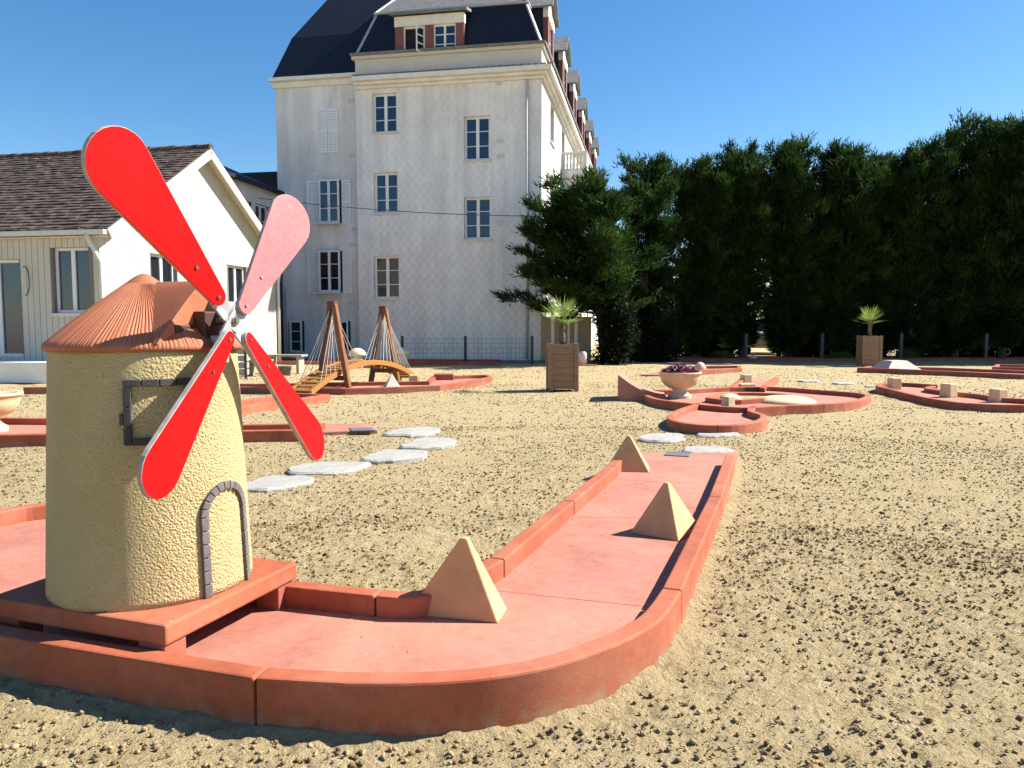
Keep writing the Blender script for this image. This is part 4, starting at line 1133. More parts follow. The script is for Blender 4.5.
def shutter(rect, y, leaves=1, lab=None):
    x0, x1, z0, z1 = rect
    mb = MB(BF); n = leaves
    for k in range(n):
        a = x0+(x1-x0)*k/n+.008; b = x0+(x1-x0)*(k+1)/n-.008
        mb.bb(a, a+.06, y-.04, y-.003, z0, z1); mb.bb(b-.06, b, y-.04, y-.003, z0, z1)
        for zz in (z0, (z0+z1)/2-.04, z1-.08): mb.bb(a+.06, b-.06, y-.038, y-.003, zz, zz+.08)
        j = int((z1-z0)/.09)
        for i in range(j): mb.bb(a+.06, b-.06, y-.028, y-.006, z0+(z1-z0)*i/j+.01, z0+(z1-z0)*(i+1)/j-.012)
    mb.build('shutter', M['shutter'], hs)
shutter(FR_(317, 338.5, 109, 153, SB), SB, 2)
for x0, x1, y0, y1 in ((307, 319, 181, 224), (341.8, 351.5, 180, 223), (307.5, 319.5, 251, 294), (342.8, 353, 251, 293)): shutter(FR_(x0, x1, y0, y1, SB), SB)
# side facade (faces right, in full sun)
sh = []
for yy in (2.6, 6.0, 10.0, 14.0, 18.0, 22.0):
    for hh_ in (holes[0], holes[1], holes[2]): sh.append((yy-.5, yy+.5, hh_[2]-(.6 if yy > 5 else 0), hh_[3]))
mb = MB(BF)
cells(mb, 0, DEP, 0, zc0, sh, lambda u, z: (0, u, z))
for (h0, h1, q0, q1) in sh:
    mb.add([(0, h0, q0), (0, h1, q0), (0, h1, q1), (0, h0, q1), (-.2, h0, q0), (-.2, h1, q0), (-.2, h1, q1), (-.2, h0, q1)], [(0, 1, 5, 4), (1, 2, 6, 5), (2, 3, 7, 6), (3, 0, 4, 7)])
mb.add([(XW, SB, 0), (XW, DEP, 0), (XW, DEP, zlw), (XW, SB, zlw)], [(0, 1, 2, 3)]); mb.add([(XW, DEP, 0), (0, DEP, 0), (0, DEP, zc0), (XW, DEP, zc0)], [(0, 1, 2, 3)])
mb.build('side_wall', M['side'], hs)
for h_ in sh: win(hs, BF, h_, 'z', hs, 3, 2, 'glass', .14, .06)
# cornice running round the corner
mb = MB(BF); 
for k, (pj, a, b) in enumerate(((.10, zc0-.10, zc0+.0), (.22, zc0+.0, zc0+.10), (.36, zc0+.10, zc1))):
    mb.bb(XL-.0, pj, -pj, .02, a+.001*k, b); mb.bb(-.02, pj-.001, .02, DEP, a+.001*k, b)
mb.build('cornice', M['cornice'], hs, bevel=.01)
mb = MB(BF); x = XL
while x < .3:
    mb.bb(x, x+.20, -.30, .0, zc1+.003, zc1+.07); x += .235
y = .1
while y < DEP: mb.bb(.0, .30, y, y+.2, zc1+.003, zc1+.07); y += .235
mb.build('coping', M['zinc'], hs)
mb = MB(BF); mb.bb(XL, 0, -.02, .2, zc1, ze-.12); mb.bb(-.2, -.001, .2, DEP, zc1, ze-.12)
mb.bb(XL-.1, .08, -.11, .2, ze-.12, ze); mb.bb(-.2, .079, .2, DEP, ze-.12, ze); mb.build('attic_wall', M['side'], hs, bevel=.01)
mb = MB(BF); mb.bb(XL-.12, .13, -.18, -.08, ze-.02, ze+.06); mb.bb(.09, .15, -.1, DEP, ze-.02, ze+.06); mb.build('roof_gutter', M['zinc'], hs)
zb = FP(533, 2, .6).z; ins = .62
# main mansard
mb = MB(BF)
A = [(XL, 0, ze), (0, 0, ze), (0, DEP, ze), (XL, DEP, ze)]; Bq = [(XL+ins*.9, ins, zb), (-ins, ins, zb), (-ins, DEP, zb), (XL+ins*.9, DEP, zb)]
mb.add(A+Bq, [(0, 1, 5, 4), (1, 2, 6, 5), (3, 0, 4, 7), (2, 3, 7, 6)]); mb.build('mansard_roof', M['slate'], hs)
mb = MB(BF); o_ = .06
Bo = [(XL+ins*.9-o_, ins-o_, zb), (-ins+o_, ins-o_, zb), (-ins+o_, DEP, zb), (XL+ins*.9-o_, DEP, zb)]
xm = (XL-ins*.1)/2; Tq = [(xm-1.6, ins+2.6, zb+2.3), (xm+1.6, ins+2.6, zb+2.3), (xm+1.6, DEP, zb+2.3), (xm-1.6, DEP, zb+2.3)]
mb.add(Bo+Tq, [(0, 1, 5, 4), (1, 2, 6, 5), (3, 0, 4, 7), (4, 5, 6, 7)]); mb.build('upper_roof', M['zinc'], hs)
mb = MB(BF)
mb.beam(A[0], Bq[0], .07, .07); mb.beam(A[1], Bq[1], .07, .07); mb.beam(Bo[0], Bo[1], .08, .07); mb.beam(Bo[1], Bo[2], .08, .07); mb.beam(Bo[1], Tq[1], .07, .07); mb.beam(Bo[0], Tq[0], .07, .07)
mb.build('roof_flashing', M['silver'], hs)
# left wing mansard, taller
mb = MB(BF); zl0 = zlw+.05; e_ = FP(292, 38, SB+.7); t_p = FP(327, 0, SB+1.9)
prof = [(XW-.08, SB-.15, zl0), (e_.x, SB+.7, e_.z), (t_p.x, SB+1.9, t_p.z+.0), (t_p.x+1.4, SB+3.2, t_p.z+1.3)]
XR2 = XL+3.0
vs = []
for (x, y, z) in prof: vs += [(x, y, z), (XR2 if x > XW else XL+.0, y, z), (x, DEP, z)]
vs[1] = (XR2, SB-.15, zl0)
fs = []
for i in range(3): fs += [(i*3, i*3+1, i*3+4, i*3+3), (i*3+2, i*3, i*3+3, i*3+5)]
mb.add(vs, fs); mb.build('wing_roof', M['slate'], hs)
mb = MB(BF); mb.bb(XW-.12, XL+.0, SB-.25, SB+.0, zlw-.02, zlw+.10); mb.bb(XW-.08, XL, SB-.08, SB+.0, zlw-.22, zlw-.02); mb.build('wing_eave', M['cornice'], hs, bevel=.01)
# street of dormers
def dormer(Mx, w_, h_, nwin, gable, brickw=.16):
    """front at local y=0 facing -y, base z=0"""
    d_ = 2.4; mb = MB(Mx); mb.bb(-w_/2, w_/2, .12, d_, 0, h_); o = mb.build('dormer', M['slate'], hs)
    ws = (w_-brickw*(nwin+1)-.0)/nwin
    for k in range(nwin+1): x = -w_/2+k*(ws+brickw); mb = MB(Mx); mb.bb(x, x+brickw, -.05, .12, 0, h_-.32); mb.build('brick_pier', M['brick'], o)
    mb = MB(Mx); mb.bb(-w_/2-.02, w_/2+.02, -.07, .12, h_-.32, h_)
    if gable:
        vs = [(-w_/2-.12, -.2, h_), (w_/2+.12, -.2, h_), (0, -.2, h_+w_*.5)]; mb.add([(-w_/2, -.02, h_), (w_/2, -.02, h_), (0, -.02, h_+w_*.46)], [(0, 1, 2)])
    mb.build('lintel', M['cornice'], o)
    for k in range(nwin):
        x = -w_/2+brickw+k*(ws+brickw)
        f = MB(Mx); D_ = .02
        opened = (not gable and k == 0)
        z0, z1 = .0, h_-.322
        f.bb(x, x+.05, D_, D_+.06, z0, z1); f.bb(x+ws-.05, x+ws, D_, D_+.06, z0, z1); f.bb(x+.05, x+ws-.05, D_, D_+.06, z1-.05, z1); f.bb(x+.05, x+ws-.05, D_, D_+.06, z0, z0+.06)
        if not opened:
            f.bb(x+ws/2-.035, x+ws/2+.035, D_-.004, D_+.05, z0+.06, z1-.05)
            for q in (1, 2): zz = z0+(z1-z0)*q/3; f.bb(x+.05, x+ws-.05, D_+.01, D_+.04, zz-.015, zz+.015)
        else:                                                      # casement swung into the opening
            for q in (0, 1, 2, 3): zz = z0+.07+(z1-z0-.16)*q/3; f.beam((x+ws-.06, D_, zz), (x+ws*.72, D_-.32, zz), .03, .04)
            f.beam((x+ws*.72, D_-.32, z0+.06), (x+ws*.72, D_-.32, z1-.06), .04, .04); f.beam((x+ws-.06, D_, z0+.06), (x+ws-.06, D_, z1-.06), .04, .04)
        wo = f.build('dormer_window', M['white_frame'], o)
        f = MB(Mx); f.add([(x+.02, D_+.045 if not opened else .11, z0+.02), (x+ws-.02, D_+.045 if not opened else .11, z0+.02), (x+ws-.02, D_+.045 if not opened else .11, z1-.02), (x+.02, D_+.045 if not opened else .11, z1-.02)], [(0, 1, 2, 3)])
        if not opened: f.build('pane', M['glass'], wo)
        else: f.build('dark_opening', M['interior'], wo)
    mb = MB(Mx)
    if gable:
        for s_ in (-1, 1):
            a = Vector((0, 0, h_+w_*.5+.02)); b = Vector((s_*(w_/2+.16), 0, h_-.06))
            vs = [(a.x, -.22, a.z), (b.x, -.22, b.z), (b.x, d_, b.z), (a.x, d_, a.z), (a.x, -.22, a.z+.07), (b.x, -.22, b.z+.07), (b.x, d_, b.z+.07), (a.x, d_, a.z+.07)]
            mb.add(vs, [(3, 2, 1, 0), (4, 5, 6, 7), (0, 1, 5, 4), (2, 3, 7, 6), (1, 2, 6, 5)])
    else:
        mb.add([(-w_/2-.15, -.25, h_), (w_/2+.15, -.25, h_), (w_/2+.15, d_+.4, h_+.75), (-w_/2-.15, d_+.4, h_+.75), (-w_/2-.15, -.25, h_+.09), (w_/2+.15, -.25, h_+.09), (w_/2+.15, d_+.4, h_+.84), (-w_/2-.15, d_+.4, h_+.84)],
               [(3, 2, 1, 0), (4, 5, 6, 7), (0, 1, 5, 4), (2, 3, 7, 6), (1, 2, 6, 5), (0, 4, 7, 3)])
    fixn(mb.build('dormer_roof', M['zinc'], o))
dx0, dx1 = FP(395.5, 40).x, FP(464, 40).x; dzt = FP(430, 15).z; dzb = FP(430, 54.5).z
dormer(BF @ Matrix.Translation(((dx0+dx1)/2, .02, dzb)), dx1-dx0, dzt-dzb, 2, False, .27)
for k, yy in enumerate((2.0, 6.2, 10.2, 14.4, 18.6, 22.6)):
    dormer(BF @ Matrix.Translation((-.02, yy, ze-.25)) @ Matrix.Rotation(math.pi/2, 4, 'Z'), 1.5, 1.9, 1, True, .3)
    mb = MB(BF); mb.bb(-.9, -.45, yy+1.7, yy+2.2, zb-.3, zb+.55); mb.build('chimney', M['zinc'], hs)
# balcony on the side
by0, by1 = 5.4, 12.2; bz = BF @ Vector((0, by0, 0)); bfz = (BFi @ PL(572, 170.5, BF @ Vector((0, by0, 0)), fn_)).z; BD = 1.0
mb = MB(BF); mb.bb(.003, BD, by0, by1, bfz-.28, bfz); mb.bb(.003, BD*.85, by0+.15, by0+.4, bfz-.75, bfz-.28); mb.bb(.003, BD*.85, by1-.4, by1-.15, bfz-.75, bfz-.28)
ba = mb.build('balcony', M['cornice'], hs, bevel=.01)
mb = MB(BF); rh = .72
for a, b in (((.003, by0), (BD, by0+.12)), ((BD-.12, by0), (BD, by1)), ((.003, by1-.12), (BD, by1))): mb.bb(a[0], b[0], a[1]+.001, b[1], bfz+rh-.08, bfz+rh); mb.bb(a[0]+.01, b[0]-.001, a[1]+.01, b[1]-.01, bfz+.002, bfz+.08)
for k in range(7): mb.lathe([(.035, 0), (.05, .15), (.03, .3), (.05, .45), (.035, rh-.15)], (.1+.13*k, by0+.06, bfz+.075), 8)
for k in range(40): mb.lathe([(.035, 0), (.05, .15), (.03, .3), (.05, .45), (.035, rh-.15)], (BD-.06, by0+.2+.165*k, bfz+.075), 8)
for y_ in (by0+.06, by1-.06, (by0+by1)/2): mb.bb(BD-.13, BD+.005, y_-.065, y_+.065, bfz+.001, bfz+rh+.03)
mb.build('balustrade', M['white'], ba)
# pipes and vents on the facade
def pipe(px, y0, y1, y, rr, mat):
    a = FP(px, y0, y-.05); b = FP(px, y1, y-.05); b.x = a.x; mb = MB(BF); mb.tube([a, (a.x, a.y, max(b.z, .05))], rr, 8); mb.build('downpipe', M[mat], hs, smooth=True)
pipe(527, 80, 359, 0, .045, 'bluegrey'); pipe(280.5, 250, 359, SB, .05, 'post'); pipe(287, 290, 359, SB, .05, 'bluegrey')
mb = MB(BF)
for (x, y, d) in ((499, 83, 0), (500, 141, 0), (500, 156, 0), (500, 222, 0), (352, 155, SB), (354.5, 173, SB), (355, 229, SB), (352, 245, SB), (351, 101, SB), (352, 303, SB)):
    p = FP(x, y, d); mb.bb(p.x-.11, p.x+.11, d-.02, d+.02, p.z-.07, p.z+.06)
mb.build('vent', M['bluegrey'], hs)
# bracket holes
# low wing left of the house, its wall parallel to the sunny side
lw_t = thing('low_wing', 'lower grey wing between the cabin and the tall white house', 'building', tuple(BF @ Vector((XW, SB, 0))), -BE)
XLW = XW-.02; p = BFi @ PL(280, 193, BF @ Vector((XLW, 0, 0)), fr_); zlt = p.z; 
YW = (BFi @ PL(226, 300, BF @ Vector((XLW, 0, 0)), fr_)).y; mb = MB(BF); lwh = []
for py_, pz_ in ((262, 205), (244, 200)):
    q = BFi @ PL(py_, pz_, BF @ Vector((XLW, 0, 0)), fr_); lwh.append((q.y-.45, q.y+.45, q.z-1.1, q.z))
cells(mb, YW, SB, 0, zlt, lwh, lambda u, z: (XLW, u, z)); mb.add([(XLW, YW, 0), (XLW-5, YW, 0), (XLW-5, YW, zlt), (XLW, YW, zlt)], [(0, 1, 2, 3)])
mb.build('wall', M['bluegrey'], lw_t)
for h_ in lwh:
    if h_[1] < SB: win(lw_t, BF @ Matrix.Translation((XLW, 0, 0)), h_, 'z', lw_t, 2, 2, 'glass_dark', .1, .06)
mb = MB(BF); mb.add([(XLW+.25, YW-.2, zlt-.02), (XLW+.25, SB+.3, zlt-.02), (XLW-3, SB+.3, zlt+1.4), (XLW-3, YW-.2, zlt+.9)], [(0, 1, 2, 3)])
mb.bb(XLW+.15, XLW+.27, YW-.2, SB, zlt-.12, zlt); mb.build('roof', M['slate'], lw_t)
mb = MB(BF); q = BFi @ PL(262, 186, BF @ Vector((XLW-2.5, 0, 0)), fr_)
mb.bb(XW-6, XW-.05, SB+1.2, SB+9, 0, FP(262, 172, SB+1.2).z); bb_ = mb.build('far_block', M['slate'], lw_t)
# ------------------------------------------------------------------ wire fence before the facade
ff = thing('wire_fence', 'thin wire mesh fence on dark posts before the diamond wall', 'fence', tuple(G(465, 364.5, 0)))
fps = [G(x, 364.3, 0) for x in (402.5, 465.5, 532.0)]
for p in fps:
    mb = MB(); mb.bb(p.x-.045, p.x+.045, p.y-.04, p.y+.04, 0, .86); mb.build('post', M['post'], ff, bevel=.006)
mb = MB()
for a, b in zip(fps[:-1], fps[1:]):
    L = (b-a).length; 
    for k in range(6): z = .05+k*.145; mb.tube([(a.x, a.y, z), (b.x, b.y, z)], .0035, 4)
    n = int(L/.12)
    for k in range(n): q = a.lerp(b, k/n); mb.tube([(q.x, q.y, .03), (q.x, q.y, .78)], .0028, 4)
mb.build('mesh', M['meshwire'], ff)
# beige garden wall with white posts
gwl = G(541, 362.4, 0); gwr = G(593, 362.4, 0)
mb = MB(); zt_ = AT(570, 318, gwl.y).z; mb.bb(gwl.x+.05, gwr.x, gwl.y+.6, gwl.y+.8, 0, zt_); mb.bb(gwl.x+.02, gwr.x+.04, gwl.y+.56, gwl.y+.84, zt_, zt_+.05)
tag(mb.build('garden_wall', M['beige'], origin=tuple(gwl), bevel=.01), 'beige rendered garden wall right of the house corner', 'wall')
for i, (x, lb) in enumerate(((552.5, 'white post left of the near palm, before the beige wall'), (568.5, 'thin white post directly behind the near palm trunk'), (575.8, 'white post right of the near palm, before the beige wall'))):
    p = G(x, 362.8, 0); mb = MB(); w_ = .05 if i != 1 else .035; zt2 = AT(x, 312 if i != 1 else 318, p.y).z
    mb.bb(p.x-w_, p.x+w_, p.y-w_, p.y+w_, 0, zt2); mb.bb(p.x-w_-.015, p.x+w_+.015, p.y-w_-.015, p.y+w_+.015, zt2, zt2+.03); tag(mb.build('white_post', M['white'], origin=tuple(p), bevel=.004), lb, 'post', 'white posts before the beige wall')
p = G(582.5, 365.8, 0); t = thing('stone_bollard', 'pale stone post on a red slab at the foot of the beige wall', 'bollard', tuple(p))
mb = MB(); mb.lathe([(.02, .03), (.13, .03), (.12, .35), (.09, .42), (.02, .43)], p, 20); mb.build('post', M['white_stone'], t, smooth=True)
mb = MB(); mb.bb(p.x-.35, p.x+.4, p.y-.25, p.y+.3, -.03, .035); mb.build('slab', M['red2'], t, bevel=.01)
# ------------------------------------------------------------------ cables
def cable(label, a, b, sag, r=.012):
    mb = MB(); pts = [a.lerp(b, k/16)-Vector((0, 0, sag*4*(k/16)*(1-k/16))) for k in range(17)]; mb.tube(pts, r, 6)
    tag(mb.build('power_cable', M['wire'], origin=tuple(a)), label, 'cable', 'thin overhead cables')
cable('thin black cable strung across the white house into the left cypress', AT(258, 198, 22.5), AT(570, 216, 23.4), .15)
cable('short black cable visible against the sky above the cypress row', AT(800, 174, 25.5), AT(960, 146, 25.5), .05, .014)
# ================================================================== TREES
def spray_arrays(P, D, rs, n_leaf, ln, wd, spread):
    """P,D (N,3): leaflets round each point"""
    N = len(P); Pn = np.repeat(P, n_leaf, 0); Dn = np.repeat(D, n_leaf, 0)
    d = Dn+rs.normal(size=Dn.shape)*spread; d /= np.linalg.norm(d, axis=1, keepdims=True)
    s_ = np.cross(d, rs.normal(size=d.shape)); s_ /= np.linalg.norm(s_, axis=1, keepdims=True)
    L = ln*(.6+.8*rs.rand(len(d), 1)); Wd = wd*(.6+.8*rs.rand(len(d), 1))
    o = Pn+rs.normal(size=Pn.shape)*ln*.35
    V = np.stack([o-s_*Wd*.5, o+s_*Wd*.5, o+d*L], 1).reshape(-1, 3)
    return V
def cypress(name, seed, hgt, rad, low, leaders, lean=0, side_bias=None, dense=1.0):
    rs = np.random.RandomState(seed); r = random.Random(seed)
    t = thing(name, '', 'tree', (0, 0, 0))
    tr_ = MB(); PP = []; DD = []
    def tuft(c, d, rad_, n):
        d = Vector(d).normalized(); s_ = d.cross(Vector((r.gauss(0, .3), r.gauss(0, .3), 1))).normalized(); u = s_.cross(d)
        for _ in range(n):
            a, b, e = r.gauss(0, .42), r.gauss(0, .55), r.gauss(0, .13)
            q = c+(d*a+s_*b*(1-.4*max(a, 0))+u*(e+.25*abs(b)))*rad_; PP.append(tuple(q)); DD.append(tuple((d*.75+s_*b*.7+Vector((0, 0, .55))).normalized()))
    for L in range(leaders):
        a0 = r.random()*6.28; off = .0 if L == 0 else r.uniform(.5, 1.0)*rad*.6
        top = Vector((math.cos(a0)*off+lean, math.sin(a0)*off*.6, hgt*(1 if L == 0 else r.uniform(.80, .97))))
        base = Vector((0, 0, -.1)) if L < 3 else Vector((r.uniform(-.4, .4), 0, -.1))
        N = 10; pts = []; w1 = r.random()*6
        for k in range(N+1):
            q = k/N; bend = math.sin(q*3.1)*.22*math.sin(w1)
            p = Vector((base.x+(top.x-base.x)*q**1.3+bend, (top.y-base.y)*q**1.3+bend*.5, base.z+(top.z-base.z)*q)); pts.append(p)
        tr_.tube(pts, [(.12 if L == 0 else .08)*(1-q/N)**.8+.010 for q in range(N+1)], 8)
        nb = int(hgt*6.8/(1 if L == 0 else 1.3))
        for b in range(nb):
            q = low/hgt+(1-low/hgt)*(b+r.random())/nb; q = min(q, .985)
            i = min(int(q*N), N-1); p0 = pts[i].lerp(pts[i+1], q*N-i)
            a = r.random()*6.28
            if side_bias and r.random() < .45: a = side_bias+r.gauss(0, .5)
            prof_ = math.sin(math.pi*min(1, (1-q)*1.25+.06))**.65 if q > .55 else (.9+.1*math.sin(q*20) if side_bias else .10+1.42*q)
            ln = rad*prof_*r.uniform(.45, 1.25)*(1 if L == 0 else .75)
            if side_bias and abs((a-side_bias+math.pi) % (2*math.pi)-math.pi) < .6 and q < .6: ln *= 1.3
            el = R(2+58*q+r.uniform(-16, 14)); d = Vector((math.cos(a)*math.cos(el), math.sin(a)*math.cos(el), math.sin(el)))
            p1 = p0+d*ln+Vector((0, 0, ln*.10)); pm = p0.lerp(p1, .55)-Vector((0, 0, ln*.08))
            if ln > .5 and b % 2 == 0: tr_.tube([p0, pm, p1], [.026*ln/2+.006, .016, .004], 5)
            ns = max(2, int(ln*4.4*dense*(1 if q > .52 or side_bias else .38)))
            for s_ in range(ns):
                u = .22+.80*(s_+.6*r.random())/ns; c = p0.lerp(pm, u*1.8) if u < .55 else pm.lerp(p1, (u-.55)/.45)
                for _ in range(1):
                    jit = Vector((r.gauss(0, 1), r.gauss(0, 1), r.gauss(0, .35)))*.20*(1.15-u*.6)*(1+ln*.15)
                    dd = d*.8+jit.normalized()*.6+Vector((0, 0, .15)); tuft(c+jit, dd, .30*(1.15-.35*u), 24)
            tuft(p1, d, .25, 22)
        for k in range(7):
            q = Vector((r.gauss(0, .20), r.gauss(0, .20), 0)); L_ = r.uniform(.35, 1.05)
            for j in range(int(L_*9)):
                u = j/int(L_*9+1)*L_; w_ = .14*(1-u/L_)+.02
                for z_ in range(3): PP.append(tuple(pts[-1]+q*(1+u)+Vector((u*.25+r.gauss(0, w_), r.gauss(0, w_), u-.3)))); DD.append((.35+r.gauss(0, .5), r.gauss(0, .5), .7))
    P = np.array(PP); D = np.array(DD)
    V = spray_arrays(P, D, rs, 5, .185, .040, .38)
    tr_.build('trunk', M['trunk'], t)
    npmesh('crown', V, np.arange(len(V)).reshape(-1, 3), M['cypress'], t)
    return t
TA = cypress('cypress_tree', 21, 6.3, 1.60, .3, 2, 0, None)
TB_ = cypress('cypress_tree', 22, 6.6, 1.5, .5, 3, .1, None)
TC_ = cypress('cypress_tree', 23, 6.9, 1.65, .6, 3, -.1, None)
TD_ = cypress('cypress_tree', 24, 5.4, 1.75, 1.75, 2, 0, math.pi)
TE_ = cypress('cypress_tree', 37, 6.4, 1.7, .4, 3, .15, None)
base = {'E': TE_, 'A': TA, 'B': TB_, 'C': TC_, 'D': TD_}; used = set()
def tree(kind, px, dist, top_y, rz, label, wide=1.0, grp='cypress trees in a row along the right side'):
    if px > 640: dist += 1.7 if px < 940 else 2.9
    p = AT(px, 360, dist); src = base[kind]
    o = src if kind not in used else copy_tree(src); used.add(kind)
    ht = {'E': 6.4, 'A': 6.3, 'B': 6.6, 'C': 6.9, 'D': 5.4}[kind]+.25
    s_ = AT(px, top_y, dist).z/ht
    place(o, (p.x, dist, 0), rz, (s_*wide, s_*wide, s_)); tag(o, label, 'tree', grp); return o
tree('D', 607, 23.6, 196, 0, 'leftmost cypress, its low branches reaching across the house corner', 1.48)
tree('A', 645, 24.0, 168, 1.0, 'second cypress from the left, with a narrow sky gap on its right')
tree('B', 698, 24.6, 166, 2.0, 'third cypress from the left, directly right of the sky gap', .95)
tree('C', 742, 24.9, 160, .4, 'fourth cypress from the left, above the pink lane end')
tree('E', 788, 24.8, 157, 3.4, 'fifth cypress from the left, behind the spur lane and its cube')
tree('B', 834, 24.6, 151, 4.4, 'sixth cypress from the left, highest crest left of the far palm')
tree('C', 876, 24.6, 166, 2.6, 'seventh cypress from the left, right above the far palm planter')
tree('A', 914, 24.2, 158, 5.2, 'eighth cypress from the left, in the dip crossed by the short cable')
tree('E', 954, 23.2, 142, .9, 'ninth cypress from the left, rising behind the flat topped white pyramid')
tree('C', 1001, 22.8, 132, 1.9, 'tenth cypress from the left, near the right edge of the photo')
tree('A', 1052, 22.4, 122, 4.0, 'tallest looking cypress, cut by the right edge of the photo')
tree('B', 1104, 22.4, 110, 2.2, 'cypress just outside the right edge of the photo')
tree('C', 1160, 22.4, 110, 3.2, 'cypress farther outside the right edge of the photo')
grp2 = 'darker cypress trees in the second row'
for i, (kd, px, dy, ty, rz) in enumerate((('A', 618, 28.5, 258, 1.7), ('B', 655, 28.0, 262, .3), ('C', 712, 28.4, 232, 1.3), ('A', 778, 28.2, 228, 2.3), ('B', 806, 28.5, 240, 3.3), ('C', 850, 28.0, 225, 4.3), ('E', 884, 28.2, 232, .8), ('B', 938, 27.6, 210, 1.8), ('C', 985, 27.2, 200, 2.8), ('A', 1035, 27.0, 195, 3.8), ('B', 1090, 27, 190, 4.8))):
    nm = ['leftmost and lowest of them', 'below the sky gap', 'behind the fourth cypress', 'behind the fifth cypress', 'left of the sixth cypress', 'between the sixth and seventh', 'behind the dip with the cable', 'behind the ninth cypress', 'behind the tenth cypress', 'at the right edge', 'beyond the right edge'][i]
    tree(kd, px, dy, ty, rz, 'shaded cypress of the second row, '+nm, 1.05, grp2)
# understory hedge: ivy and shrubs behind the trunks
def bush(name, label, c, rx, ry, h, n, mat, seed, cat='shrub', ls=.10, grp=None, z0=0):
    rs = np.random.RandomState(seed)
    t = thing(name, label, cat, tuple(c), 0, grp)
    U = rs.normal(size=(n, 3)); U /= np.linalg.norm(U, axis=1, keepdims=True); q = rs.rand(n, 1)**.33
    cl_n = 14; cc = rs.rand(cl_n, 3)*2-1
    P = U*q; k = rs.randint(0, cl_n, n); P = P*.55+cc[k]*.5
    P = P*np.array([rx, ry, h*.6])+np.array([c.x, c.y, c.z+h*.40+z0]); P[:, 2] = np.abs(P[:, 2]-.03)+.03
    V = spray_arrays(P, U, rs, 3, ls, ls*.45, .8)
    st_ = MB()
    for j in range(4): a = rs.rand()*6.28; st_.tube([(c.x, c.y, -.02), (c.x+math.cos(a)*rx*.5, c.y+math.sin(a)*ry*.5, h*.7)], [.02, .006], 5)
    st_.build('stem', M['trunk'], t)
    npmesh('foliage', V, np.arange(len(V)).reshape(-1, 3), M[mat], t); return t
hedge_px = [(628, 27), (668, 26.5), (700, 27), (722, 27.4), (800, 26.6), (815, 27), (842, 26.5), (862, 27.2), (948, 26), (968, 26.2), (1004, 26), (1046, 25.5), (1090, 25.5)]
hedge_px = hedge_px
names = ['behind the second trunk', 'under the sky gap', 'behind the third trunk', 'left of the white car', 'right of the white car', 'left of the far planter by two shrubs', 'just left of the far planter', 'directly behind the far planter', 'right of the picket fence', 'under the ninth cypress', 'under the tenth cypress', 'at the right edge', 'beyond the right edge']
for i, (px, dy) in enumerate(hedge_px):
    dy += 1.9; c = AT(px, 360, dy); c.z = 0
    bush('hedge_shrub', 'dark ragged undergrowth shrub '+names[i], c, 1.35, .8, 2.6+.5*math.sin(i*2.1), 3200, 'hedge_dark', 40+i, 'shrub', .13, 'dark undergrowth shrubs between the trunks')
for i, (px, dy, h_, lb) in enumerate(((908, 25.6, .5, 'bright yellow green shrub before the white picket fence'), (838, 25.6, .28, 'small bright tuft at the tree foot left of the far planter'), (722, 25.6, .35, 'small lime green tuft left of the pale boulder'))):
    c = AT(px, 360, dy); c.z = 0; bush('low_shrub', lb, c, .45, .35, h_, 700, 'shrub', 70+i, 'shrub', .07)
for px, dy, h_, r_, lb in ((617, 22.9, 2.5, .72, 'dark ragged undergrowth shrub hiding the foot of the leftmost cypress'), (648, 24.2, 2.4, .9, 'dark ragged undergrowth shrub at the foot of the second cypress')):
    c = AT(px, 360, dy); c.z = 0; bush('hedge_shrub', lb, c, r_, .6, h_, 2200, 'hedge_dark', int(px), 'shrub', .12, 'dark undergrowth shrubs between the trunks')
# tall green tree standing far behind the hedge, sunlit
for i, (px, dy, ty, lb) in enumerate(((700, 48, 262, 'sunlit light green tree far behind the cypress row'), (985, 50, 250, 'second sunlit tree far behind the right end of the row'), (840, 52, 270, 'third sunlit tree far behind the middle of the row'))):
    c = AT(px, 360, dy); c.z = 0; z = AT(px, ty, dy).z
    t = thing('broadleaf_tree', lb, 'tree', tuple(c)); mb = MB(); mb.tube([(c.x, c.y, -.1), (c.x+.1, c.y, z*.4), (c.x, c.y, z*.8)], [.2, .14, .05], 8); mb.build('trunk', M['trunk'], t)
    rs = np.random.RandomState(90+i); n = 1800; U = rs.normal(size=(n, 3)); U /= np.linalg.norm(U, axis=1, keepdims=True); cc = rs.rand(20, 3)*2-1
    P = U*.4*rs.rand(n, 1)**.4+cc[rs.randint(0, 20, n)]*.7; P = P*np.array([2.2, 2, z*.32])+np.array([c.x, c.y, z*.66])
    V = spray_arrays(P, U, rs, 3, .3, .14, .8); npmesh('crown', V, np.arange(len(V)).reshape(-1, 3), M['shrub'], t)
# picket fence
pf_ = AT(900, 360, 30); t = thing('picket_fence', 'white picket fence glimpsed between the trunks', 'fence', (pf_.x, 30, 0))
mb = MB()
for k in range(26):
    x = pf_.x-.3+k*.13; mb.bb(x, x+.07, 30, 30.03, .25, .95+.05*math.sin(k*.7)); 
mb.build('pickets', M['white'], t); mb = MB(); mb.bb(pf_.x-.3, pf_.x+3.1, 30.03, 30.07, .4, .48); mb.bb(pf_.x-.3, pf_.x+3.1, 30.03, 30.07, .75, .83); mb.build('rail', M['white'], t)
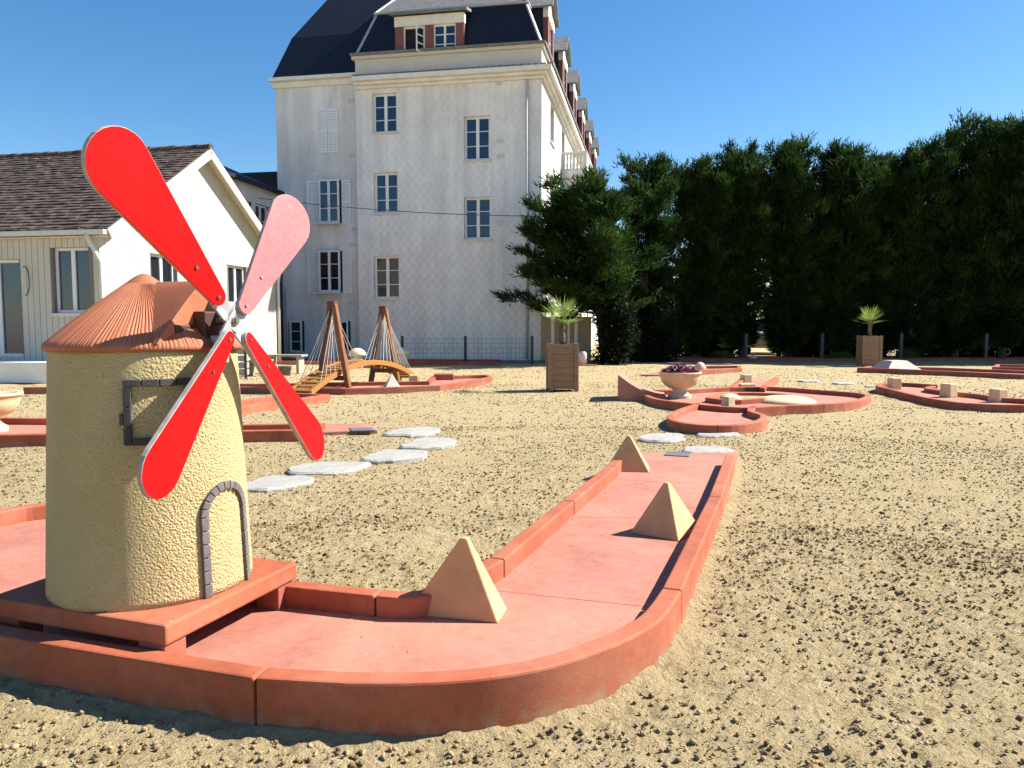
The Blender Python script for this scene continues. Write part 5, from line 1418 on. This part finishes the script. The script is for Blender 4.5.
# fence posts along the trees
for i, (px, lb) in enumerate(((746, 'dark square post left of the white car'), (822, 'dark square post left of the far planter'), (901, 'dark square post right of the far planter'), (986, 'dark square post near the right edge'))):
    c = AT(px, 360, 24.9); mb = MB(); mb.bb(c.x-.05, c.x+.05, 24.9, 25.0, 0, .90); mb.bb(c.x-.055, c.x+.055, 24.89, 25.01, .90, .92); tag(mb.build('fence_post', M['post'], origin=(c.x, 24.9, 0)), lb, 'post', 'dark posts at the foot of the trees')
# white car behind the trees
cx = AT(762, 345, 33); t = thing('parked_car', 'white car glimpsed between the cypress trunks', 'car', (cx.x, 33, 0), R(80))
Mx = W[t]; mb = MB(Mx)
pr = [(-2.0, .28), (2.0, .28), (2.05, .6), (1.95, .85), (1.1, .98), (.55, 1.42), (-1.2, 1.45), (-1.85, 1.0), (-2.05, .9)]
vs = []
for yy, sc in ((-.82, 1), (.82, 1)):
    for (x, z) in pr: vs.append((x, yy*(1 if z < 1.1 else .82), z))
n = len(pr); mb.add(vs, [tuple(range(n)), tuple(range(n, 2*n))[::-1]]+[(i, n+i, n+(i+1) % n, (i+1) % n) for i in range(n)]); fixn(mb.build('body', M['car'], t, bevel=.05, seg=3))
mb = MB(Mx)
for s_ in (-1, 1): mb.add([(-1.55, s_*.80, 1.02), (1.0, s_*.83, 1.0), (.52, s_*.71, 1.36), (-1.15, s_*.70, 1.38)], [(0, 1, 2, 3)])
mb.add([(1.12, -.68, 1.0), (1.12, .68, 1.0), (.62, .6, 1.40), (.62, -.6, 1.40)], [(0, 1, 2, 3)]); mb.add([(-1.89, -.68, 1.02), (-1.89, .68, 1.02), (-1.28, .6, 1.42), (-1.28, -.6, 1.42)], [(0, 1, 2, 3)])
mb.build('windows', M['glass_dark'], t)
for x in (-1.25, 1.3):
    for s_ in (-1, 1):
        mb = MB(Mx); mb.tube([(x, s_*.66, .31), (x, s_*.85, .31)], .31, 20); mb.build('wheel', M['tyre'], t)
# ================================================================== GROUND
def vnoise(x, y, sc, seed):
    rs = np.random.RandomState(seed); T = rs.rand(256, 256); X = x/sc; Y = y/sc; xi = np.floor(X).astype(int); yi = np.floor(Y).astype(int)
    fx = X-xi; fy = Y-yi; fx = fx*fx*(3-2*fx); fy = fy*fy*(3-2*fy)
    a = T[xi % 256, yi % 256]; b = T[(xi+1) % 256, yi % 256]; c = T[xi % 256, (yi+1) % 256]; d = T[(xi+1) % 256, (yi+1) % 256]
    return (a*(1-fx)+b*fx)*(1-fy)+(c*(1-fx)+d*fx)*fy-.5
def lines(a, b, step, grow, lim0, lim1):
    mid = list(np.arange(a, b, step)); s_ = step; hi = []; x = b
    while x < lim1: hi.append(x); s_ *= grow; x += s_
    hi.append(lim1); s_ = step; lo_ = []; x = a
    while x > lim0: s_ *= grow; x -= s_; lo_.append(max(x, lim0))
    return np.array(lo_[::-1]+mid+hi)
xs = lines(-2.6, 3.2, .013, 1.016, -400, 400); ys = lines(1.3, 4.2, .011, 1.011, -60, 900)
XX, YY = np.meshgrid(xs, ys)
def hgt(x, y):
    fade = np.clip(1-(np.hypot(x, y)-25)/20, 0, 1); near = np.clip((7-np.hypot(x, y))/3.5, 0, 1)
    z = .030*vnoise(x, y, 1.1, 1)+.016*vnoise(x, y, .30, 2)+(.35+.65*near)*.012*vnoise(x, y, .085, 3)+near*(.014*vnoise(x, y, .04, 4)+.008*vnoise(x, y, .021, 5))
    return z*fade
ZZ = hgt(XX, YY)
# sand heaped against the foot of the near lane
def seg_dist(x, y, pl):
    d = np.full(x.shape, 1e9)
    for (a, b) in zip(pl[:-1], pl[1:]):
        ax_, ay_ = a[0], a[1]; dx, dy = b[0]-ax_, b[1]-ay_; L2 = dx*dx+dy*dy+1e-12
        t_ = np.clip(((x-ax_)*dx+(y-ay_)*dy)/L2, 0, 1); d = np.minimum(d, np.hypot(x-ax_-t_*dx, y-ay_-t_*dy))
    return d
sel = (np.abs(XX-.2) < 3.6) & (YY > 1.2) & (YY < 6.6)
edge = [(p[0], p[1]) for p in outline]; dd = seg_dist(XX[sel], YY[sel], edge+[edge[0]])
heap = np.clip(1-dd/.10, 0, 1)**1.5*(.010+.045*np.clip(vnoise(XX[sel], YY[sel], .3, 9), 0, 1))
ZZ[sel] += heap
V = np.stack([XX.ravel(), YY.ravel(), ZZ.ravel()-.004], 1); ny, nx = XX.shape
I = np.arange(ny*nx).reshape(ny, nx); F = np.stack([I[:-1, :-1], I[:-1, 1:], I[1:, 1:], I[1:, :-1]], -1).reshape(-1, 4)
tag(npmesh('sand_ground', V, F, M['sand'], smooth=True, nv=4), kind='structure', label='pale loose sand covering the minigolf ground')
# clods
def inside(x, y, poly):
    c = np.zeros(x.shape, bool); n = len(poly); j = n-1
    for i in range(n):
        xi, yi = poly[i][0], poly[i][1]; xj, yj = poly[j][0], poly[j][1]
        c ^= ((yi > y) != (yj > y)) & (x < (xj-xi)*(y-yi)/(yj-yi+1e-12)+xi); j = i
    return c
def clods(n, r0, r1, smin, smax, seed):
    rs = np.random.RandomState(seed); rr = np.sqrt(r0*r0+(r1*r1-r0*r0)*rs.rand(n)); th = (rs.rand(n)*2-1)*R(40)
    x = rr*np.sin(th); y = rr*np.cos(th); dens = 1.1*vnoise(x, y, .8, 21)+.9*vnoise(x, y, .22, 22)+.3*vnoise(x*.35+y*.1, y, .12, 23)
    keep = dens+rs.rand(n)*1.0 > .22
    for P in EXCL: keep &= ~inside(x, y, P)
    x, y = x[keep], y[keep]; n = len(x)
    s_ = smin+(smax-smin)*rs.rand(n)**4.2
    g_ = (1+5**.5)/2; ico = np.array([(-1, g_, 0), (1, g_, 0), (-1, -g_, 0), (1, -g_, 0), (0, -1, g_), (0, 1, g_), (0, -1, -g_), (0, 1, -g_), (g_, 0, -1), (g_, 0, 1), (-g_, 0, -1), (-g_, 0, 1)])/1.9
    fi = np.array([(0, 11, 5), (0, 5, 1), (0, 1, 7), (0, 7, 10), (0, 10, 11), (1, 5, 9), (5, 11, 4), (11, 10, 2), (10, 7, 6), (7, 1, 8), (3, 9, 4), (3, 4, 2), (3, 2, 6), (3, 6, 8), (3, 8, 9), (4, 9, 5), (2, 4, 11), (6, 2, 10), (8, 6, 7), (9, 8, 1)])
    Vv = ico[None]*(1+.35*rs.normal(size=(n, 12, 1))*.6)*s_[:, None, None]*np.stack([.8+.6*rs.rand(n), .8+.6*rs.rand(n), .5+.4*rs.rand(n)], 1)[:, None]
    a = rs.rand(n)*6.28; c_, q_ = np.cos(a), np.sin(a); X = Vv[..., 0]*c_[:, None]-Vv[..., 1]*q_[:, None]; Y = Vv[..., 0]*q_[:, None]+Vv[..., 1]*c_[:, None]
    z = hgt(x, y)+s_*.15
    Vv = np.stack([X+x[:, None], Y+y[:, None], Vv[..., 2]+z[:, None]], -1).reshape(-1, 3)
    return Vv, (fi[None]+12*np.arange(n)[:, None, None]).reshape(-1, 3)
parts = [clods(36000, 1.2, 4.5, .0020, .0085, 1), clods(42000, 4, 8.5, .0028, .0095, 2), clods(24000, 8, 15, .004, .013, 3), clods(9000, 14, 22, .007, .016, 5), clods(240, 1.3, 6, .008, .015, 4)]
def lane_crumbs():
    rs = np.random.RandomState(77); n = 5200; x = rs.rand(n)*4.8-3; y = rs.rand(n)*5+1.8; keep = inside(x, y, [(p[0], p[1]) for p in offset([(q.x, q.y) for q in outline], .085)])
    keep &= ~inside(x, y, [(p.x, p.y) for p in cs]); e = seg_dist(x, y, [(q.x, q.y) for q in outline]+[(outline[0].x, outline[0].y)]); keep &= rs.rand(n) < np.where(e < .14, .7, .16)
    return x[keep], y[keep]
_lc = lane_crumbs()
def crumb_mesh(x, y, z, smin, smax, seed):
    rs = np.random.RandomState(seed); n = len(x); s_ = smin+(smax-smin)*rs.rand(n)**3
    o = np.array([(1, 0, 0), (-1, 0, 0), (0, 1, 0), (0, -1, 0), (0, 0, 1), (0, 0, -1)])*.9; f = np.array([(0, 2, 4), (2, 1, 4), (1, 3, 4), (3, 0, 4), (2, 0, 5), (1, 2, 5), (3, 1, 5), (0, 3, 5)])
    V = o[None]*(1+.5*rs.normal(size=(n, 6, 3))*.5)*s_[:, None, None]+np.stack([x, y, z+s_*.4], 1)[:, None]
    return V.reshape(-1, 3), (f[None]+6*np.arange(n)[:, None, None]).reshape(-1, 3)
parts.append(crumb_mesh(_lc[0], _lc[1], np.full(len(_lc[0]), ZS), .0012, .0042, 5))
off_ = 0; VV = []; FF = []
for v_, f_ in parts: VV.append(v_); FF.append(f_+off_); off_ += len(v_)
tag(npmesh('clods', np.concatenate(VV), np.concatenate(FF), M['clod']), kind='stuff', label='small dark damp crumbs scattered all over the sand')
# grey pathway strip, its dark tone standing for the shade at the house foot
mb = MB(BF); mb.bb(XW-2, 6, -1.3, .0, -.03, .03); tag(mb.build('shade_path', M['shade_path']), kind='structure', label='grey pathway strip toned for the shade along the foot of the house')
# ================================================================== CAMERA, LIGHT, WORLD
cd = bpy.data.cameras.new('camera'); cam = bpy.data.objects.new('camera', cd); COL.objects.link(cam)
cd.sensor_width = 36; cd.lens = 36*FPX/1024; cd.clip_end = 3000; cd.clip_start = .05
cam.location = (0, 0, H); cam.rotation_euler = (math.pi/2-PITCH, 0, 0); SC.camera = cam
SUN_EL = R(41.5); sdir = Vector((.972, .235, 0)).normalized()
sl = bpy.data.lights.new('sun', 'SUN'); so = bpy.data.objects.new('sun', sl); COL.objects.link(so)
sl.energy = 5.0; sl.angle = R(.5); sl.color = (1, .95, .87)
vec = Vector((sdir.x*math.cos(SUN_EL), sdir.y*math.cos(SUN_EL), math.sin(SUN_EL)))
so.rotation_euler = vec.to_track_quat('Z', 'Y').to_euler(); so.location = vec*40
w = bpy.data.worlds.new('World'); SC.world = w; w.use_nodes = True; nt = w.node_tree
sk = nt.nodes.new('ShaderNodeTexSky'); sk.sky_type = 'NISHITA'; sk.sun_disc = False; sk.sun_elevation = SUN_EL; sk.sun_rotation = math.atan2(sdir.x, sdir.y)
sk.air_density = 1.0; sk.dust_density = .25; sk.ozone_density = 2.2; sk.altitude = 0
bg = nt.nodes['Background']; bg.inputs[1].default_value = .072
hs_ = nt.nodes.new('ShaderNodeHueSaturation'); hs_.inputs['Saturation'].default_value = 1.32; hs_.inputs['Value'].default_value = 1.0
nt.links.new(sk.outputs[0], hs_.inputs['Color']); nt.links.new(hs_.outputs[0], bg.inputs[0])
SC.view_settings.view_transform = 'Standard'; SC.view_settings.look = 'None'; SC.view_settings.exposure = 1.25; SC.view_settings.gamma = 1
SC.view_settings.use_curve_mapping = False
SC.render.engine = 'CYCLES'; SC.cycles.max_bounces = 6; SC.cycles.diffuse_bounces = 3; SC.cycles.glossy_bounces = 3; SC.cycles.transmission_bounces = 2
SC.cycles.caustics_reflective = False; SC.cycles.caustics_refractive = False; SC.cycles.use_denoising = True
